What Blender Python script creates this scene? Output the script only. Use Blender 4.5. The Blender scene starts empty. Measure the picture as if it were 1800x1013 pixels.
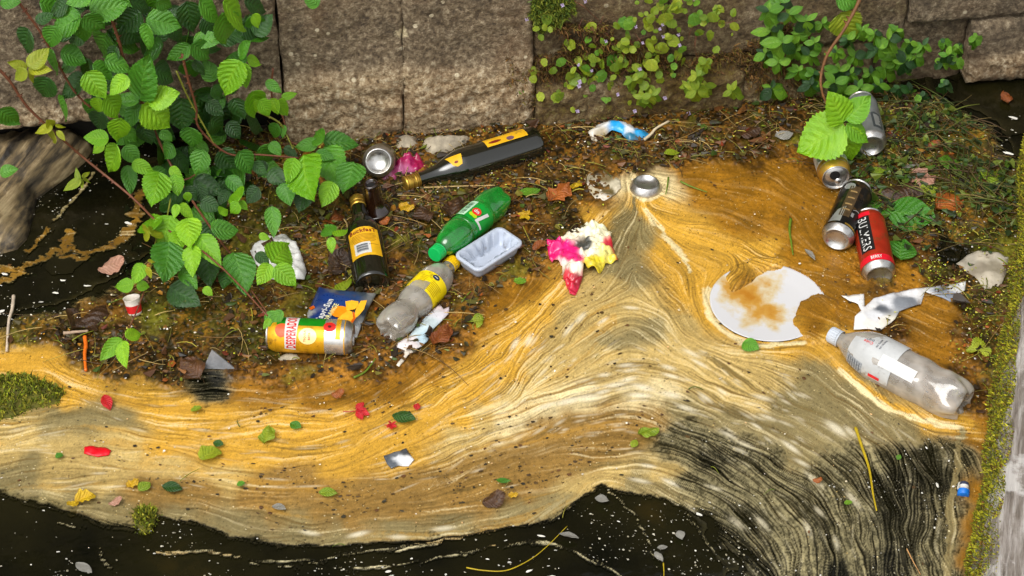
import bpy, bmesh, math, random
import numpy as np
from mathutils import Vector, Matrix
from mathutils.geometry import delaunay_2d_cdt

SC = bpy.context.scene
COL = SC.collection
rnd = random.Random(7)
rng = np.random.default_rng(11)

# ------------------------------------------------------------------ camera
ELEV = math.radians(42.0)
DIST = 4.5
HALF = math.atan(0.99 / DIST)
CAMPOS = Vector((0.0, -DIST * math.cos(ELEV), DIST * math.sin(ELEV)))
cam_data = bpy.data.cameras.new('camera')
cam = bpy.data.objects.new('camera', cam_data)
COL.objects.link(cam)
cam.location = CAMPOS
cam.rotation_euler = (math.pi / 2 - ELEV, 0, 0)
cam_data.sensor_width = 36
cam_data.lens = 18 / math.tan(HALF)
cam_data.clip_start = 0.05
cam_data.clip_end = 200
SC.camera = cam

# ------------------------------------------------------------------ daylight: bright, thinly overcast
SUN_ELEV, SUN_AZ = math.radians(58), math.radians(215)     # azimuth the light comes from, clockwise from +Y
world = bpy.data.worlds.new('World')
SC.world = world
world.use_nodes = True
wn = world.node_tree
wn.nodes.clear()
w_out = wn.nodes.new('ShaderNodeOutputWorld')
w_bg = wn.nodes.new('ShaderNodeBackground')
w_sky = wn.nodes.new('ShaderNodeTexSky')
w_sky.sky_type = 'NISHITA'
w_sky.sun_disc = False
w_sky.sun_elevation = SUN_ELEV
w_sky.sun_rotation = SUN_AZ
w_sky.dust_density = 4.0
w_sky.air_density = 1.0
w_hs = wn.nodes.new('ShaderNodeHueSaturation')
w_hs.inputs['Saturation'].default_value = 0.10
wn.links.new(w_sky.outputs[0], w_hs.inputs['Color'])
wn.links.new(w_hs.outputs[0], w_bg.inputs[0])
w_bg.inputs[1].default_value = 0.15
wn.links.new(w_bg.outputs[0], w_out.inputs[0])
sun_data = bpy.data.lights.new('sun', 'SUN')
sun_data.energy = 1.1
sun_data.angle = math.radians(40)
sun_data.color = (1.0, 0.97, 0.91)
sun = bpy.data.objects.new('sun', sun_data)
COL.objects.link(sun)
sd = Vector((math.sin(SUN_AZ) * math.cos(SUN_ELEV), math.cos(SUN_AZ) * math.cos(SUN_ELEV), math.sin(SUN_ELEV)))
sun.rotation_euler = sd.to_track_quat('Z', 'Y').to_euler()
sun.location = sd * 6
vs = SC.view_settings
vs.view_transform = 'Standard'
vs.look = 'None'
vs.gamma = 1
vs.use_curve_mapping = False
vs.exposure = 0.52
SC.cycles.use_denoising = True
SC.cycles.max_bounces = 8
SC.cycles.caustics_reflective = False
SC.cycles.caustics_refractive = False

# ------------------------------------------------------------------ photo survey: pixel -> place
FPX = 900 / math.tan(HALF)
_fw = Vector((0, math.cos(ELEV), -math.sin(ELEV)))
_up = Vector((0, math.sin(ELEV), math.cos(ELEV)))
_rt = Vector((1, 0, 0))
def ray(px, py):
    return (_fw * FPX + _rt * (px - 900) + _up * (506.5 - py)).normalized()
def P(px, py, z=0.0):
    d = ray(px, py)
    return CAMPOS + d * ((z - CAMPOS.z) / d.z)
MM = 0.0011            # about one photo pixel, in metres
# the wall: a vertical plane through its foot line
W0, W1 = P(497, 246), P(1760, 131)
WD = (W1 - W0); WD.z = 0; WD.normalize()
WN = Vector((WD.y, -WD.x, 0))            # out of the wall, towards the water
def PW(px, py, off=0.0):
    d = ray(px, py)
    o = W0 + WN * off
    return CAMPOS + d * ((o - CAMPOS).dot(WN) / d.dot(WN))
def wall_sz(p):
    return ((p - W0).dot(WD), p.z)
def wall_pt(s, z, off=0.0):
    return W0 + WD * s + WN * off + Vector((0, 0, z - W0.z))
TOCAM = (-_fw).normalized()

# ------------------------------------------------------------------ helpers: colour, noise, mesh, tags
def lin1(v):
    v /= 255.0
    return v / 12.92 if v <= 0.04045 else ((v + 0.055) / 1.055) ** 2.4
def C(r, g, b, k=1.0):
    return (lin1(r) * k, lin1(g) * k, lin1(b) * k)
_tab = np.random.default_rng(5).random((24, 256, 256))
def vnoise(x, y, seed=0):
    t = _tab[seed % 24]
    x = np.asarray(x, float) + 37.3 * seed; y = np.asarray(y, float) + 11.7 * seed
    xi = np.floor(x).astype(int); yi = np.floor(y).astype(int)
    fx = x - xi; fy = y - yi
    fx = fx * fx * (3 - 2 * fx); fy = fy * fy * (3 - 2 * fy)
    a = t[xi & 255, yi & 255]; b = t[(xi + 1) & 255, yi & 255]
    c = t[xi & 255, (yi + 1) & 255]; d = t[(xi + 1) & 255, (yi + 1) & 255]
    return (a * (1 - fx) + b * fx) * (1 - fy) + (c * (1 - fx) + d * fx) * fy
def fbm(x, y, octv=4, seed=0, gain=0.5):
    s = 0; a = 1; n = 0
    for i in range(octv):
        s = s + a * vnoise(np.asarray(x) * 2 ** i, np.asarray(y) * 2 ** i, seed + i); n += a; a *= gain
    return s / n
def sstep(a, b, x):
    t = np.clip((x - a) / (b - a), 0, 1)
    return t * t * (3 - 2 * t)
def npmesh(name, V, F, smooth=True):
    """V (n,3) array, F (m,3|4) int array"""
    me = bpy.data.meshes.new(name)
    V = np.asarray(V, np.float32); F = np.asarray(F, np.int32)
    k = F.shape[1]
    me.vertices.add(len(V)); me.vertices.foreach_set('co', V.ravel())
    me.loops.add(F.size); me.loops.foreach_set('vertex_index', F.ravel())
    me.polygons.add(len(F)); me.polygons.foreach_set('loop_start', np.arange(0, F.size, k, dtype=np.int32))
    me.update(calc_edges=True)
    me.polygons.foreach_set('use_smooth', np.full(len(F), smooth, bool))
    return me
def vcol(me, A, name='Col'):
    A = np.asarray(A, np.float32)
    if A.shape[1] == 3:
        A = np.concatenate([A, np.ones((len(A), 1), np.float32)], 1)
    at = me.color_attributes.new(name, 'FLOAT_COLOR', 'POINT')
    at.data.foreach_set('color', A.ravel())
def pymesh(name, V, F, smooth=True):
    me = bpy.data.meshes.new(name)
    me.from_pydata([tuple(v) for v in V], [], [tuple(f) for f in F])
    me.update()
    me.polygons.foreach_set('use_smooth', [smooth] * len(me.polygons))
    return me
def link(name, me, m=None, parent=None):
    o = bpy.data.objects.new(name, me)
    COL.objects.link(o)
    if m is not None and len(me.materials) == 0:
        me.materials.append(m)
    if parent is not None:
        o.parent = parent
    return o
def tag(o, label, cat, group=None):
    o['label'] = label; o['category'] = cat
    if group: o['group'] = group
    return o
def thing(name, label, cat, mw=None, group=None):
    o = bpy.data.objects.new(name, None)
    o.empty_display_size = 0.03
    COL.objects.link(o)
    if mw is not None:
        o.matrix_world = mw if isinstance(mw, Matrix) else Matrix.Translation(mw)
    return tag(o, label, cat, group)
def inside(poly, x, y):
    x = np.asarray(x); y = np.asarray(y); r = np.zeros(x.shape, bool)
    n = len(poly)
    for i in range(n):
        x0, y0 = poly[i]; x1, y1 = poly[(i + 1) % n]
        if y0 == y1: continue
        c = ((y0 > y) != (y1 > y)) & (x < (x1 - x0) * (y - y0) / (y1 - y0) + x0)
        r ^= c
    return r
def polydist(pts, x, y, closed=False):
    d = np.full(np.shape(x), 1e9)
    n = len(pts)
    for i in range(n if closed else n - 1):
        x0, y0 = pts[i]; x1, y1 = pts[(i + 1) % n]
        ex, ey = x1 - x0, y1 - y0
        L = ex * ex + ey * ey + 1e-12
        t = np.clip(((x - x0) * ex + (y - y0) * ey) / L, 0, 1)
        d = np.minimum(d, np.hypot(x - x0 - t * ex, y - y0 - t * ey))
    return d
def curve_pts(pts, n=8):
    """Catmull-Rom through 3D points"""
    pts = [Vector(p) for p in pts]; out = []
    for i in range(len(pts) - 1):
        p0 = pts[max(i - 1, 0)]; p1 = pts[i]; p2 = pts[i + 1]; p3 = pts[min(i + 2, len(pts) - 1)]
        for k in range(n):
            t = k / n
            out.append(0.5 * ((2 * p1) + (p2 - p0) * t + (2 * p0 - 5 * p1 + 4 * p2 - p3) * t * t + (3 * p1 - p0 - 3 * p2 + p3) * t ** 3))
    out.append(pts[-1])
    return out

# ------------------------------------------------------------------ materials
def new_mat(name):
    m = bpy.data.materials.new(name); m.use_nodes = True
    nt = m.node_tree
    b = nt.nodes['Principled BSDF']
    return m, nt, b
def node(nt, t, **kw):
    n = nt.nodes.new(t)
    for k, v in kw.items():
        if hasattr(n, k): setattr(n, k, v)
        else: n.inputs[k].default_value = v
    return n
def mixc(nt, fac, a, b, mode='MIX'):
    n = nt.nodes.new('ShaderNodeMix'); n.data_type = 'RGBA'; n.blend_type = mode
    for s, v in ((n.inputs[0], fac), (n.inputs[6], a), (n.inputs[7], b)):
        if isinstance(v, (int, float)): s.default_value = v
        elif isinstance(v, tuple): s.default_value = (*v[:3], 1)
        else: nt.links.new(v, s)
    return n.outputs[2]
def math_n(nt, op, a, b=0.0, c=None):
    n = nt.nodes.new('ShaderNodeMath'); n.operation = op
    for i, v in enumerate((a, b, c)):
        if v is None: continue
        if isinstance(v, (int, float)): n.inputs[i].default_value = v
        else: nt.links.new(v, n.inputs[i])
    return n.outputs[0]
def ramp(nt, fac, stops):
    n = nt.nodes.new('ShaderNodeValToRGB')
    el = n.color_ramp.elements
    while len(el) < len(stops): el.new(0.5)
    for e, (p, c) in zip(el, stops):
        e.position = p; e.color = (*c, 1) if isinstance(c, tuple) else (c, c, c, 1)
    nt.links.new(fac, n.inputs[0])
    return n.outputs[0]
def noise_n(nt, scale, detail=4, vec=None, rough=0.55):
    n = node(nt, 'ShaderNodeTexNoise', Scale=scale, Detail=detail, Roughness=rough)
    if vec is not None: nt.links.new(vec, n.inputs['Vector'])
    return n.outputs[0]
def bump_n(nt, height, strength=0.5, dist=0.002):
    n = node(nt, 'ShaderNodeBump', Strength=strength, Distance=dist)
    nt.links.new(height, n.inputs['Height'])
    return n.outputs[0]
_mats = {}
def M(name, rgb=(0.5, 0.5, 0.5), rough=0.5, metal=0.0, trans=0.0, ior=1.45, var=0.15, vscale=60, bump=0.0, bscale=150, coat=0.0, dirt=0.0, attr=False, spec=0.5):
    """a general procedural material: base colour with mottling, optional dirt, bump, vertex-colour input"""
    if name in _mats: return _mats[name]
    m, nt, b = new_mat(name)
    tc = nt.nodes.new('ShaderNodeTexCoord').outputs['Object']
    nz = noise_n(nt, vscale, 5, tc)
    if attr:
        a = nt.nodes.new('ShaderNodeAttribute'); a.attribute_name = 'Col'
        base = a.outputs['Color']
    else:
        rg = nt.nodes.new('ShaderNodeRGB'); rg.outputs[0].default_value = (*rgb, 1); base = rg.outputs[0]
    k = ramp(nt, nz, [(0.3, 1 - var), (0.7, 1 + var * 0.6)])
    col = mixc(nt, 1.0, base, k, 'MULTIPLY')
    if dirt > 0:
        dn = noise_n(nt, 38, 6, tc, 0.7)
        dm = ramp(nt, dn, [(0.62 - dirt * 0.25, 0.0), (0.78 - dirt * 0.2, 0.85)])
        col = mixc(nt, dm, col, C(96, 70, 34))
    nt.links.new(col, b.inputs['Base Color'])
    b.inputs['Roughness'].default_value = rough
    rr = ramp(nt, nz, [(0.2, max(rough - 0.08, 0.02)), (0.8, min(rough + 0.12, 1.0))])
    nt.links.new(rr, b.inputs['Roughness'])
    b.inputs['Metallic'].default_value = metal
    b.inputs['IOR'].default_value = ior
    b.inputs['Specular IOR Level'].default_value = spec
    if trans: b.inputs['Transmission Weight'].default_value = trans
    if coat: b.inputs['Coat Weight'].default_value = coat; b.inputs['Coat Roughness'].default_value = 0.08
    if bump:
        nt.links.new(bump_n(nt, noise_n(nt, bscale, 5, tc), bump), b.inputs['Normal'])
    _mats[name] = m
    return m
def thin_plastic(name, tint, milk=0.2, rough=0.12, haze=(0.8, 0.8, 0.8)):
    """thin blown plastic: tinted see-through wall, a veil of mist and a glossy skin"""
    if name in _mats: return _mats[name]
    m, nt, b = new_mat(name)
    tc = nt.nodes.new('ShaderNodeTexCoord').outputs['Object']
    nz = noise_n(nt, 30, 2, tc, 0.5)
    b.inputs['Base Color'].default_value = (*haze, 1); b.inputs['Roughness'].default_value = rough
    nt.links.new(bump_n(nt, noise_n(nt, 24, 2, tc), 0.14, 0.004), b.inputs['Normal'])
    tp = nt.nodes.new('ShaderNodeBsdfTransparent'); tp.inputs[0].default_value = (*tint, 1)
    lw = node(nt, 'ShaderNodeLayerWeight', Blend=0.35)
    f = math_n(nt, 'ADD', math_n(nt, 'MULTIPLY', lw.outputs['Facing'], 0.55), ramp(nt, nz, [(0.35, milk * 0.6), (0.7, min(milk * 1.5, 0.95))]))
    mx = nt.nodes.new('ShaderNodeMixShader'); nt.links.new(f, mx.inputs[0]); nt.links.new(tp.outputs[0], mx.inputs[1]); nt.links.new(b.outputs[0], mx.inputs[2])
    gl = nt.nodes.new('ShaderNodeBsdfGlossy'); gl.inputs['Roughness'].default_value = 0.06
    nt.links.new(bump_n(nt, noise_n(nt, 24, 2, tc), 0.14, 0.004), gl.inputs['Normal'])
    fr = node(nt, 'ShaderNodeFresnel', IOR=1.5)
    mg = nt.nodes.new('ShaderNodeMixShader'); nt.links.new(math_n(nt, 'ADD', fr.outputs[0], 0.05), mg.inputs[0]); nt.links.new(mx.outputs[0], mg.inputs[1]); nt.links.new(gl.outputs[0], mg.inputs[2])
    nt.links.new(mg.outputs[0], nt.nodes['Material Output'].inputs[0])
    _mats[name] = m
    return m
# ================================================================== SETTING
# ------------------------------------------------------------------ canal water
wm, nt, b = new_mat('dark_canal_water')
tc = nt.nodes.new('ShaderNodeTexCoord').outputs['Object']
b.inputs['Base Color'].default_value = (*C(30, 27, 12), 1)
deep = ramp(nt, noise_n(nt, 4.5, 5, tc), [(0.35, C(9, 10, 5)), (0.62, C(26, 24, 9)), (0.8, C(48, 38, 12))])
nt.links.new(deep, b.inputs['Base Color'])
b.inputs['Roughness'].default_value = 0.06
b.inputs['IOR'].default_value = 1.33
nt.links.new(bump_n(nt, noise_n(nt, 14, 3, tc), 0.25, 0.004), b.inputs['Normal'])
S = 14
me = pymesh('water', [(-S, -S, -0.002), (S, -S, -0.002), (S, 3, -0.002), (-S, 3, -0.002)], [(0, 1, 2, 3)])
water = link('water', me, wm); water['kind'] = 'structure'

# ------------------------------------------------------------------ floating foam and scum: surveyed zones, advected streaks
GX0, GX1, GY0, GY1 = -1.10, 1.10, -0.90, 0.74
DX, DY = 0.0015, 0.0021
gx = np.arange(GX0, GX1, DX); gy = np.arange(GY0, GY1, DY)
NX, NY = len(gx), len(gy)
X, Y = np.meshgrid(gx, gy)             # (NY,NX)
def p2(px, py):
    v = P(px, py); return (v.x, v.y)
def sample(F, x, y, x0=GX0, y0=GY0, dx=DX, dy=DY):
    ny, nx = F.shape
    u = np.clip((x - x0) / dx, 0, nx - 1.001); v = np.clip((y - y0) / dy, 0, ny - 1.001)
    i = u.astype(np.int32); j = v.astype(np.int32); fu = (u - i).astype(np.float32); fv = (v - j).astype(np.float32)
    k = j * nx + i; R = F.ravel()
    return (R[k] * (1 - fu) + R[k + 1] * fu) * (1 - fv) + (R[k + nx] * (1 - fu) + R[k + nx + 1] * fu) * fv
STREAM = [
 [(-40,785),(0,775),(100,748),(200,745),(300,762),(400,790),(500,800),(600,790),(700,766),(800,732),(860,692),(920,622),(980,560),(1050,495),(1090,440),(1112,395)],
 [(-40,632),(0,636),(80,650),(130,690),(230,722),(400,716),(550,716),(680,684),(780,650),(850,602),(900,570),(960,505),(1020,440),(1062,392),(1100,370),(1118,345)],
 [(-40,700),(60,735),(150,715),(260,735),(400,752),(520,748),(640,735),(740,710),(820,672),(880,630),(930,575),(990,520),(1050,450),(1095,405)],
 [(1125,350),(1140,410),(1175,455),(1210,500),(1235,550),(1270,595),(1330,612),(1420,612),(1470,640),(1560,700),(1640,750),(1690,752)],
 [(1140,365),(1200,390),(1260,405),(1320,425),(1380,455),(1420,470)],
 [(1150,395),(1195,430),(1240,450),(1280,470),(1260,495),(1232,520),(1240,570)],
 [(1170,330),(1250,345),(1330,365),(1400,400),(1440,440)],
 [(1180,300),(1270,300),(1350,310),(1420,350)],
 [(800,735),(900,735),(950,716),(1010,700),(1080,690),(1130,686),(1180,702),(1230,722),(1300,752),(1380,782),(1450,832),(1500,900),(1530,1020)],
 [(820,720),(880,700),(960,642),(1040,582),(1110,548),(1160,572),(1230,622),(1300,652),(1400,692),(1500,742),(1580,800),(1640,880),(1665,1020)],
 [(900,650),(950,585),(1020,525),(1080,485),(1122,462),(1150,485),(1190,525),(1220,575),(1280,622),(1380,642),(1450,655),(1520,692),(1600,745),(1680,772)],
 [(-40,868),(60,882),(150,902),(250,920),(350,928),(450,950),(550,956),(650,952),(800,934),(900,912),(980,892),(1040,862),(1072,850),(1120,862),(1200,882),(1260,922),(1310,972),(1335,1020)],
 [(-40,820),(100,815),(250,835),(400,868),(550,880),(700,872),(820,850),(900,832),(1000,816),(1100,812),(1200,822),(1290,852),(1370,922),(1420,1020)],
 [(900,790),(1000,768),(1090,748),(1170,770),(1260,800),(1350,840),(1420,900),(1470,1020)],
 [(1560,760),(1590,820),(1605,880),(1610,940),(1608,1020)], [(1640,770),(1660,850),(1668,930),(1665,1020)],
 [(1450,740),(1510,790),(1550,850),(1570,930),(1575,1020)],
 [(-40,955),(200,970),(400,985),(550,985),(700,970),(850,955),(950,955),(1020,975),(1080,1020)],
 [(1060,880),(1130,905),(1190,950),(1220,1020)],
]
sp, stg = [], []
for pl in STREAM:
    q = [Vector((*p2(*a), 0)) for a in pl]
    c = curve_pts(q, 6)
    for a, d in zip(c[:-1], c[1:]):
        t = (d - a); L = t.length
        if L < 1e-6: continue
        th = math.atan2(t.y, t.x)
        sp.append((a.x, a.y)); stg.append((math.cos(2 * th), math.sin(2 * th)))
sp = np.array(sp); stg = np.array(stg)
cs = 12
Xc, Yc = X[::cs, ::cs], Y[::cs, ::cs]
d2 = (Xc.ravel()[:, None] - sp[:, 0]) ** 2 + (Yc.ravel()[:, None] - sp[:, 1]) ** 2
w = 1.0 / (d2 + 0.012 ** 2) ** 1.6
c2 = (w @ stg[:, 0]) / w.sum(1); s2 = (w @ stg[:, 1]) / w.sum(1)
def upsample(v):
    v = v.reshape(Xc.shape).astype(np.float32)
    return sample(v, X, Y, GX0, GY0, DX * cs, DY * cs)
th = 0.5 * np.arctan2(s2, c2)
# undo the half-angle jump by working from cos/sin of the doubled angle
C2, S2 = upsample(c2), upsample(s2)
TH = 0.5 * np.arctan2(S2, C2) + (fbm(X * 9, Y * 9, 3, 2) - 0.5) * 0.8 + (fbm(X * 30, Y * 30, 2, 16) - 0.5) * 0.85 + (vnoise(X * 95, Y * 95, 21) - 0.5) * 0.35
DXF, DYF = np.cos(TH).astype(np.float32), np.sin(TH).astype(np.float32)
DXFr, DYFr = DXF.ravel(), DYF.ravel()
def lic(N, steps, h, coarse=False):
    acc = N.copy(); wsum = 1.0
    for sgn in (1, -1):
        x, y = X.astype(np.float32), Y.astype(np.float32); px, py = np.float32(sgn) * DXF, np.float32(sgn) * DYF
        for k in range(steps):
            x = x + px * h; y = y + py * h
            ki = np.clip(((y - GY0) * (1 / DY)).astype(np.int32), 0, NY - 1) * NX + np.clip(((x - GX0) * (1 / DX)).astype(np.int32), 0, NX - 1)
            dx = DXFr[ki]; dy = DYFr[ki]
            s = np.where(dx * px + dy * py < 0, -1, 1).astype(np.float32)
            px, py = dx * s, dy * s
            wt = 1 - (k + 1) / (steps + 1)
            acc += np.float32(wt) * (N.ravel()[ki] if coarse else sample(N, x, y)); wsum += wt
    return acc / wsum
def norm(a):
    r = (a - a.mean()) / (a.std() + 1e-9)
    return r.astype(np.float32)
white = rng.random((NY, NX)).astype(np.float32)
L1 = norm(lic(white + 0.5 * vnoise(X / 0.003, Y / 0.0036, 3).astype(np.float32), 20, 0.0032))
L2 = norm(lic(vnoise(X / 0.0055, Y / 0.0065, 4).astype(np.float32) + 0.5 * vnoise(X / 0.010, Y / 0.012, 7).astype(np.float32), 15, 0.006, True))
L3 = norm(lic(fbm(X / 0.022, Y / 0.026, 2, 6).astype(np.float32), 13, 0.015, True))
def unsharp(a, k):
    bl = (np.roll(a, 2, 0) + np.roll(a, -2, 0) + np.roll(a, 2, 1) + np.roll(a, -2, 1)) / 4
    return norm(a + k * (a - bl))
L1 = unsharp(L1, 1.2); L2 = unsharp(L2, 0.8)
# classes: sRGB colour, foam density, muckness
CLS = {'G': ((194,147,52), 1.0, 0), 'B': ((180,153,92), 1.0, 0), 'W': ((212,192,142), 1.0, 0), 'O': ((130,116,77), 0.95, 0),
       'T': ((142,109,54), 1.0, 0.12), 'A': ((142,97,22), 1.0, 0.44), 'M': ((98,66,22), 1.0, 0.9), 'D': ((62,47,20), 1.0, 1.0),
       'L': ((78,70,24), 1.0, 1.0), 'K': ((120,110,70), 0.0, 0), 'S': ((132,122,88), 0.57, 0), 's': ((106,99,74), 0.43, 0), 'k': ((60,46,18), 0.0, 1.0), 'F': ((150,142,112), 0.85, 0), 'R': ((116,84,28), 1.0, 0.3)}
CP = {
 'K': [(150,350),(200,410),(130,325),(80,400),(225,330),(180,470),(120,500),(40,470),(215,390),(100,370),(70,520),(260,440),(1100,900),(1050,900),(1150,950),(1200,930),(1200,985),(1270,1000),(1000,950),(900,970),(800,985),(700,995),(600,1000),(500,1000),(400,985),(300,970),(200,960),(100,935),(50,905),(0,895),(100,1000),(0,1000),(1100,1000),(1770,190),(1720,165),(1790,150),(1790,250),(1740,150),(1655,155),(0,560),(20,525)],
 'L': [(760,395),(715,425),(730,480),(640,480),(860,400),(480,300),(560,400),(520,370),(420,440),(40,590),(340,520),(300,560),(340,590),(400,560),(450,480),(380,480),(1650,300),(1600,250),(1700,250),(1750,350),(1560,330),(1690,330),(1640,210),(1700,420),(1740,460),(1745,600),(1740,540),(1550,270),(600,400),(640,430),(700,360),(480,420),(1750,660),(1720,300),(1620,290)],
 'D': [(300,480),(250,620),(300,660),(230,600),(400,620),(450,640),(330,620),(900,350),(950,320),(1000,290),(850,310),(700,230),(1000,230),(1100,270),(1200,240),(1300,220),(1350,240),(1000,370),(950,430),(1400,220),(1620,430),(1650,480),(560,250),(800,250),(600,300),(1050,250),(1150,225),(1250,255),(1450,190),(1520,170),(900,285),(1000,400),(560,340),(130,600),(170,620),(200,650),(1600,200),(1000,330)],
 'M': [(180,560),(500,660),(420,660),(640,660),(720,640),(800,600),(900,480),(700,470),(570,470),(920,470),(600,520),(850,500),(650,560),(560,640),(1560,580),(1700,650),(1690,590),(1550,480),(1100,300),(830,540),(1620,470),(1000,440),(480,540),(780,620),(700,620),(1720,700),(1050,340),(940,400),(1180,280),(1300,265),(1390,270),(640,640),(730,560)],
 'A': [(420,692),(560,690),(500,695),(850,560),(880,530),(640,690),(1250,300),(1300,330),(1210,310),(1380,300),(1400,380),(1300,390),(1430,420),(1450,470),(1400,450),(1480,540),(1650,555),(1600,610),(1640,620),(1560,620),(1510,560),(1590,480),(1720,870),(1715,930),(1705,990),(1705,780),(1720,740),(1340,350),(1440,340),(930,510),(1450,560),(1620,580),(700,680),(760,660),(1250,340),(1350,400),(1310,540),(1440,590)],
 'G': [(1170,380),(1200,420),(1250,440),(1230,480),(1245,560),(1350,440),(1300,440),(1040,385),(1000,450),(960,520),(940,560),(900,600),(850,645),(800,680),(760,700),(800,735),(700,750),(600,755),(500,745),(400,735),(300,728),(250,700),(150,675),(60,642),(0,635),(300,790),(400,800),(500,795),(600,800),(700,785),(450,780),(350,745),(550,775),(650,770),(750,745),(850,700),(900,650),(120,690),(1210,520),(1180,450),(1460,610),(1640,740),(1690,745),(30,625),(100,660),(1150,350),(1380,600),(1480,600)],
 'B': [(1130,540),(1060,560),(1000,610),(950,650),(1180,610),(1250,650),(1350,650),(1000,660),(1060,630),(850,730),(50,760),(0,750),(200,765),(300,815),(100,790),(200,840),(100,840),(800,765),(1040,852),(1090,835),(1000,560),(1150,640),(1100,650),(1200,660),(400,840),(1280,690),(900,700),(1050,500),(1060,690),(1000,870),(0,800),(220,800),(1160,830),(1330,700),(1200,565)],
 'W': [(900,738),(950,718),(1020,698),(1100,688),(1150,684),(1115,330),(1160,330),(1010,700)],
 'O': [(1110,400),(1080,440),(1100,480),(1150,575),(1110,590),(1080,600),(1430,665),(1200,720),(1280,740),(1350,755),(1450,720),(1550,740),(1400,800),(100,742),(200,748),(150,738),(50,825),(0,830),(150,885),(200,892),(300,905),(400,925),(500,942),(600,947),(700,938),(800,925),(900,900),(970,885),(60,862),(1130,420),(1500,700),(1420,700),(1380,720),(1000,880),(1120,842),(1180,860),(1600,752),(1450,760),(1060,470)],
 'T': [(550,850),(650,870),(750,850),(850,830),(900,800),(950,770),(1000,750),(1060,738),(1110,755),(1000,800),(900,860),(700,900),(600,900),(450,880),(350,865),(300,880),(800,880),(500,850),(950,830),(1060,790),(1130,760),(250,860),(850,880),(1080,770)],
 'S': [(1170,778),(1215,772),(1200,800),(1300,850),(1350,880),(1400,900),(1450,850),(1450,900),(1500,900),(1300,790),(1250,780),(1660,900),(1400,1000),(1450,960),(1350,960),(1250,850),(1360,820),(1680,800),(1500,820),(1520,980),(1640,960),(1650,1010),(1200,850)],
 's': [(1550,850),(1600,850),(1600,950),(1560,990),(1320,910),(1260,815),(1620,800),(1560,900),(1480,1010),(1340,1010),(1640,840)],
 'k': [(1680,432),(1665,440)], 's2': [(384,666),(392,684),(380,690)],  # s2: thinned dark patch, painted as the carton's dark reflection
}
cpx, cpc, cpd, cpm = [], [], [], []
for k, L in CP.items():
    rgb, de, mu = CLS[k[0]]
    for a in L:
        cpx.append(p2(*a)); cpc.append(C(*rgb)); cpd.append(de); cpm.append(mu)
cpx = np.array(cpx); cpv = np.column_stack([np.array(cpc), cpd, cpm])
wx = X + (fbm(X * 22, Y * 22, 4, 8) - 0.5) * 0.045 + L3 * 0.0035
wy = Y + (fbm(X * 22, Y * 22, 4, 13) - 0.5) * 0.06 + L2 * 0.0035
cs = 6
q = np.column_stack([wx[::cs, ::cs].ravel(), wy[::cs, ::cs].ravel()])
vals = np.zeros((len(q), 5))
for i in range(0, len(q), 20000):
    d2 = ((q[i:i + 20000, None, :] - cpx[None]) ** 2).sum(2)
    w = 1.0 / (d2 + 0.012 ** 2) ** 2.4
    vals[i:i + 20000] = (w @ cpv) / w.sum(1, keepdims=True)
shp = wx[::cs, ::cs].shape
def ups(v):
    return sample(v.reshape(shp).astype(np.float32), X, Y, GX0, GY0, DX * cs, DY * cs)
R, Gc, Bc, DEN, MUK = [ups(vals[:, i]) for i in range(5)]
DARK = [p2(*a) for a in [(-300,850),(-20,862),(0,868),(40,884),(100,897),(160,915),(185,928),(230,930),(280,908),(330,916),(370,926),(410,946),(450,954),(520,958),(600,958),(650,955),(750,950),(850,938),(900,926),(950,918),(1000,895),(1030,870),(1060,853),(1080,862),(1120,869),(1175,876),(1205,890),(1225,915),(1245,955),(1258,1020),(1240,1300),(-300,1300)]]
ddx = X + (fbm(X * 40, Y * 40, 3, 9) - 0.5) * 0.012; ddy = Y + (fbm(X * 40, Y * 40, 3, 10) - 0.5) * 0.014
sdk = polydist(DARK, ddx, ddy, True) * np.where(inside(DARK, ddx, ddy), -1, 1)
DEN = DEN * sstep(-0.004, 0.006, sdk + L2 * 0.002)
DEN = np.maximum(DEN, 0.95 * (sdk > 0.012) * (sdk < 0.05) * (X < 0.12) * sstep(0.012, 0.02, sdk))
# loose strokes of foam and scum
STROKES = [
 ('F', 3.2, [(440,990),(560,986),(610,975),(700,962),(800,946),(870,937)]), ('F', 2.6, [(600,1003),(700,995),(800,975),(900,955),(950,953),(1000,968),(1050,990),(1095,1015)]),
 ('F', 2.4, [(280,975),(370,970),(440,985),(520,1000)]), ('F', 2.4, [(175,965),(180,985),(195,1000)]), ('F', 2, [(100,920),(130,925),(155,928)]),
 ('F', 2, [(1070,865),(1100,890),(1130,930),(1150,980)]), ('F', 2, [(1180,880),(1220,920),(1255,970),(1290,1015)]),
 ('R', 9, [(-10,482),(40,470),(75,455),(110,440),(150,445),(200,430),(225,405),(240,375),(247,340)]), ('R', 8, [(-10,500),(20,490),(45,468)]), ('R', 8, [(118,440),(118,410),(128,425)]),
 ('R', 5, [(50,440),(85,402)]), ('O', 3, [(95,385),(135,345),(165,305)]), ('R', 6, [(110,452),(150,452)]),
 ('O', 4, [(1115,345),(1112,380),(1095,400),(1060,420),(1030,450)]), ('W', 5, [(1135,370),(1165,410),(1200,450),(1212,480)]),
 ('W', 6, [(1110,310),(1110,335),(1125,350),(1145,350),(1165,335),(1165,315)]),
 ('G', 9, [(1470,640),(1530,690),(1600,728),(1660,748),(1700,745)]), ('W', 6, [(1480,655),(1540,705),(1600,735),(1680,752)]),
 ('W', 7, [(1245,510),(1252,560),(1290,595),(1340,606),(1410,603)]),
 ('O', 8, [(1690,760),(1680,820),(1672,880),(1668,960),(1665,1020)]),
]
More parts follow.
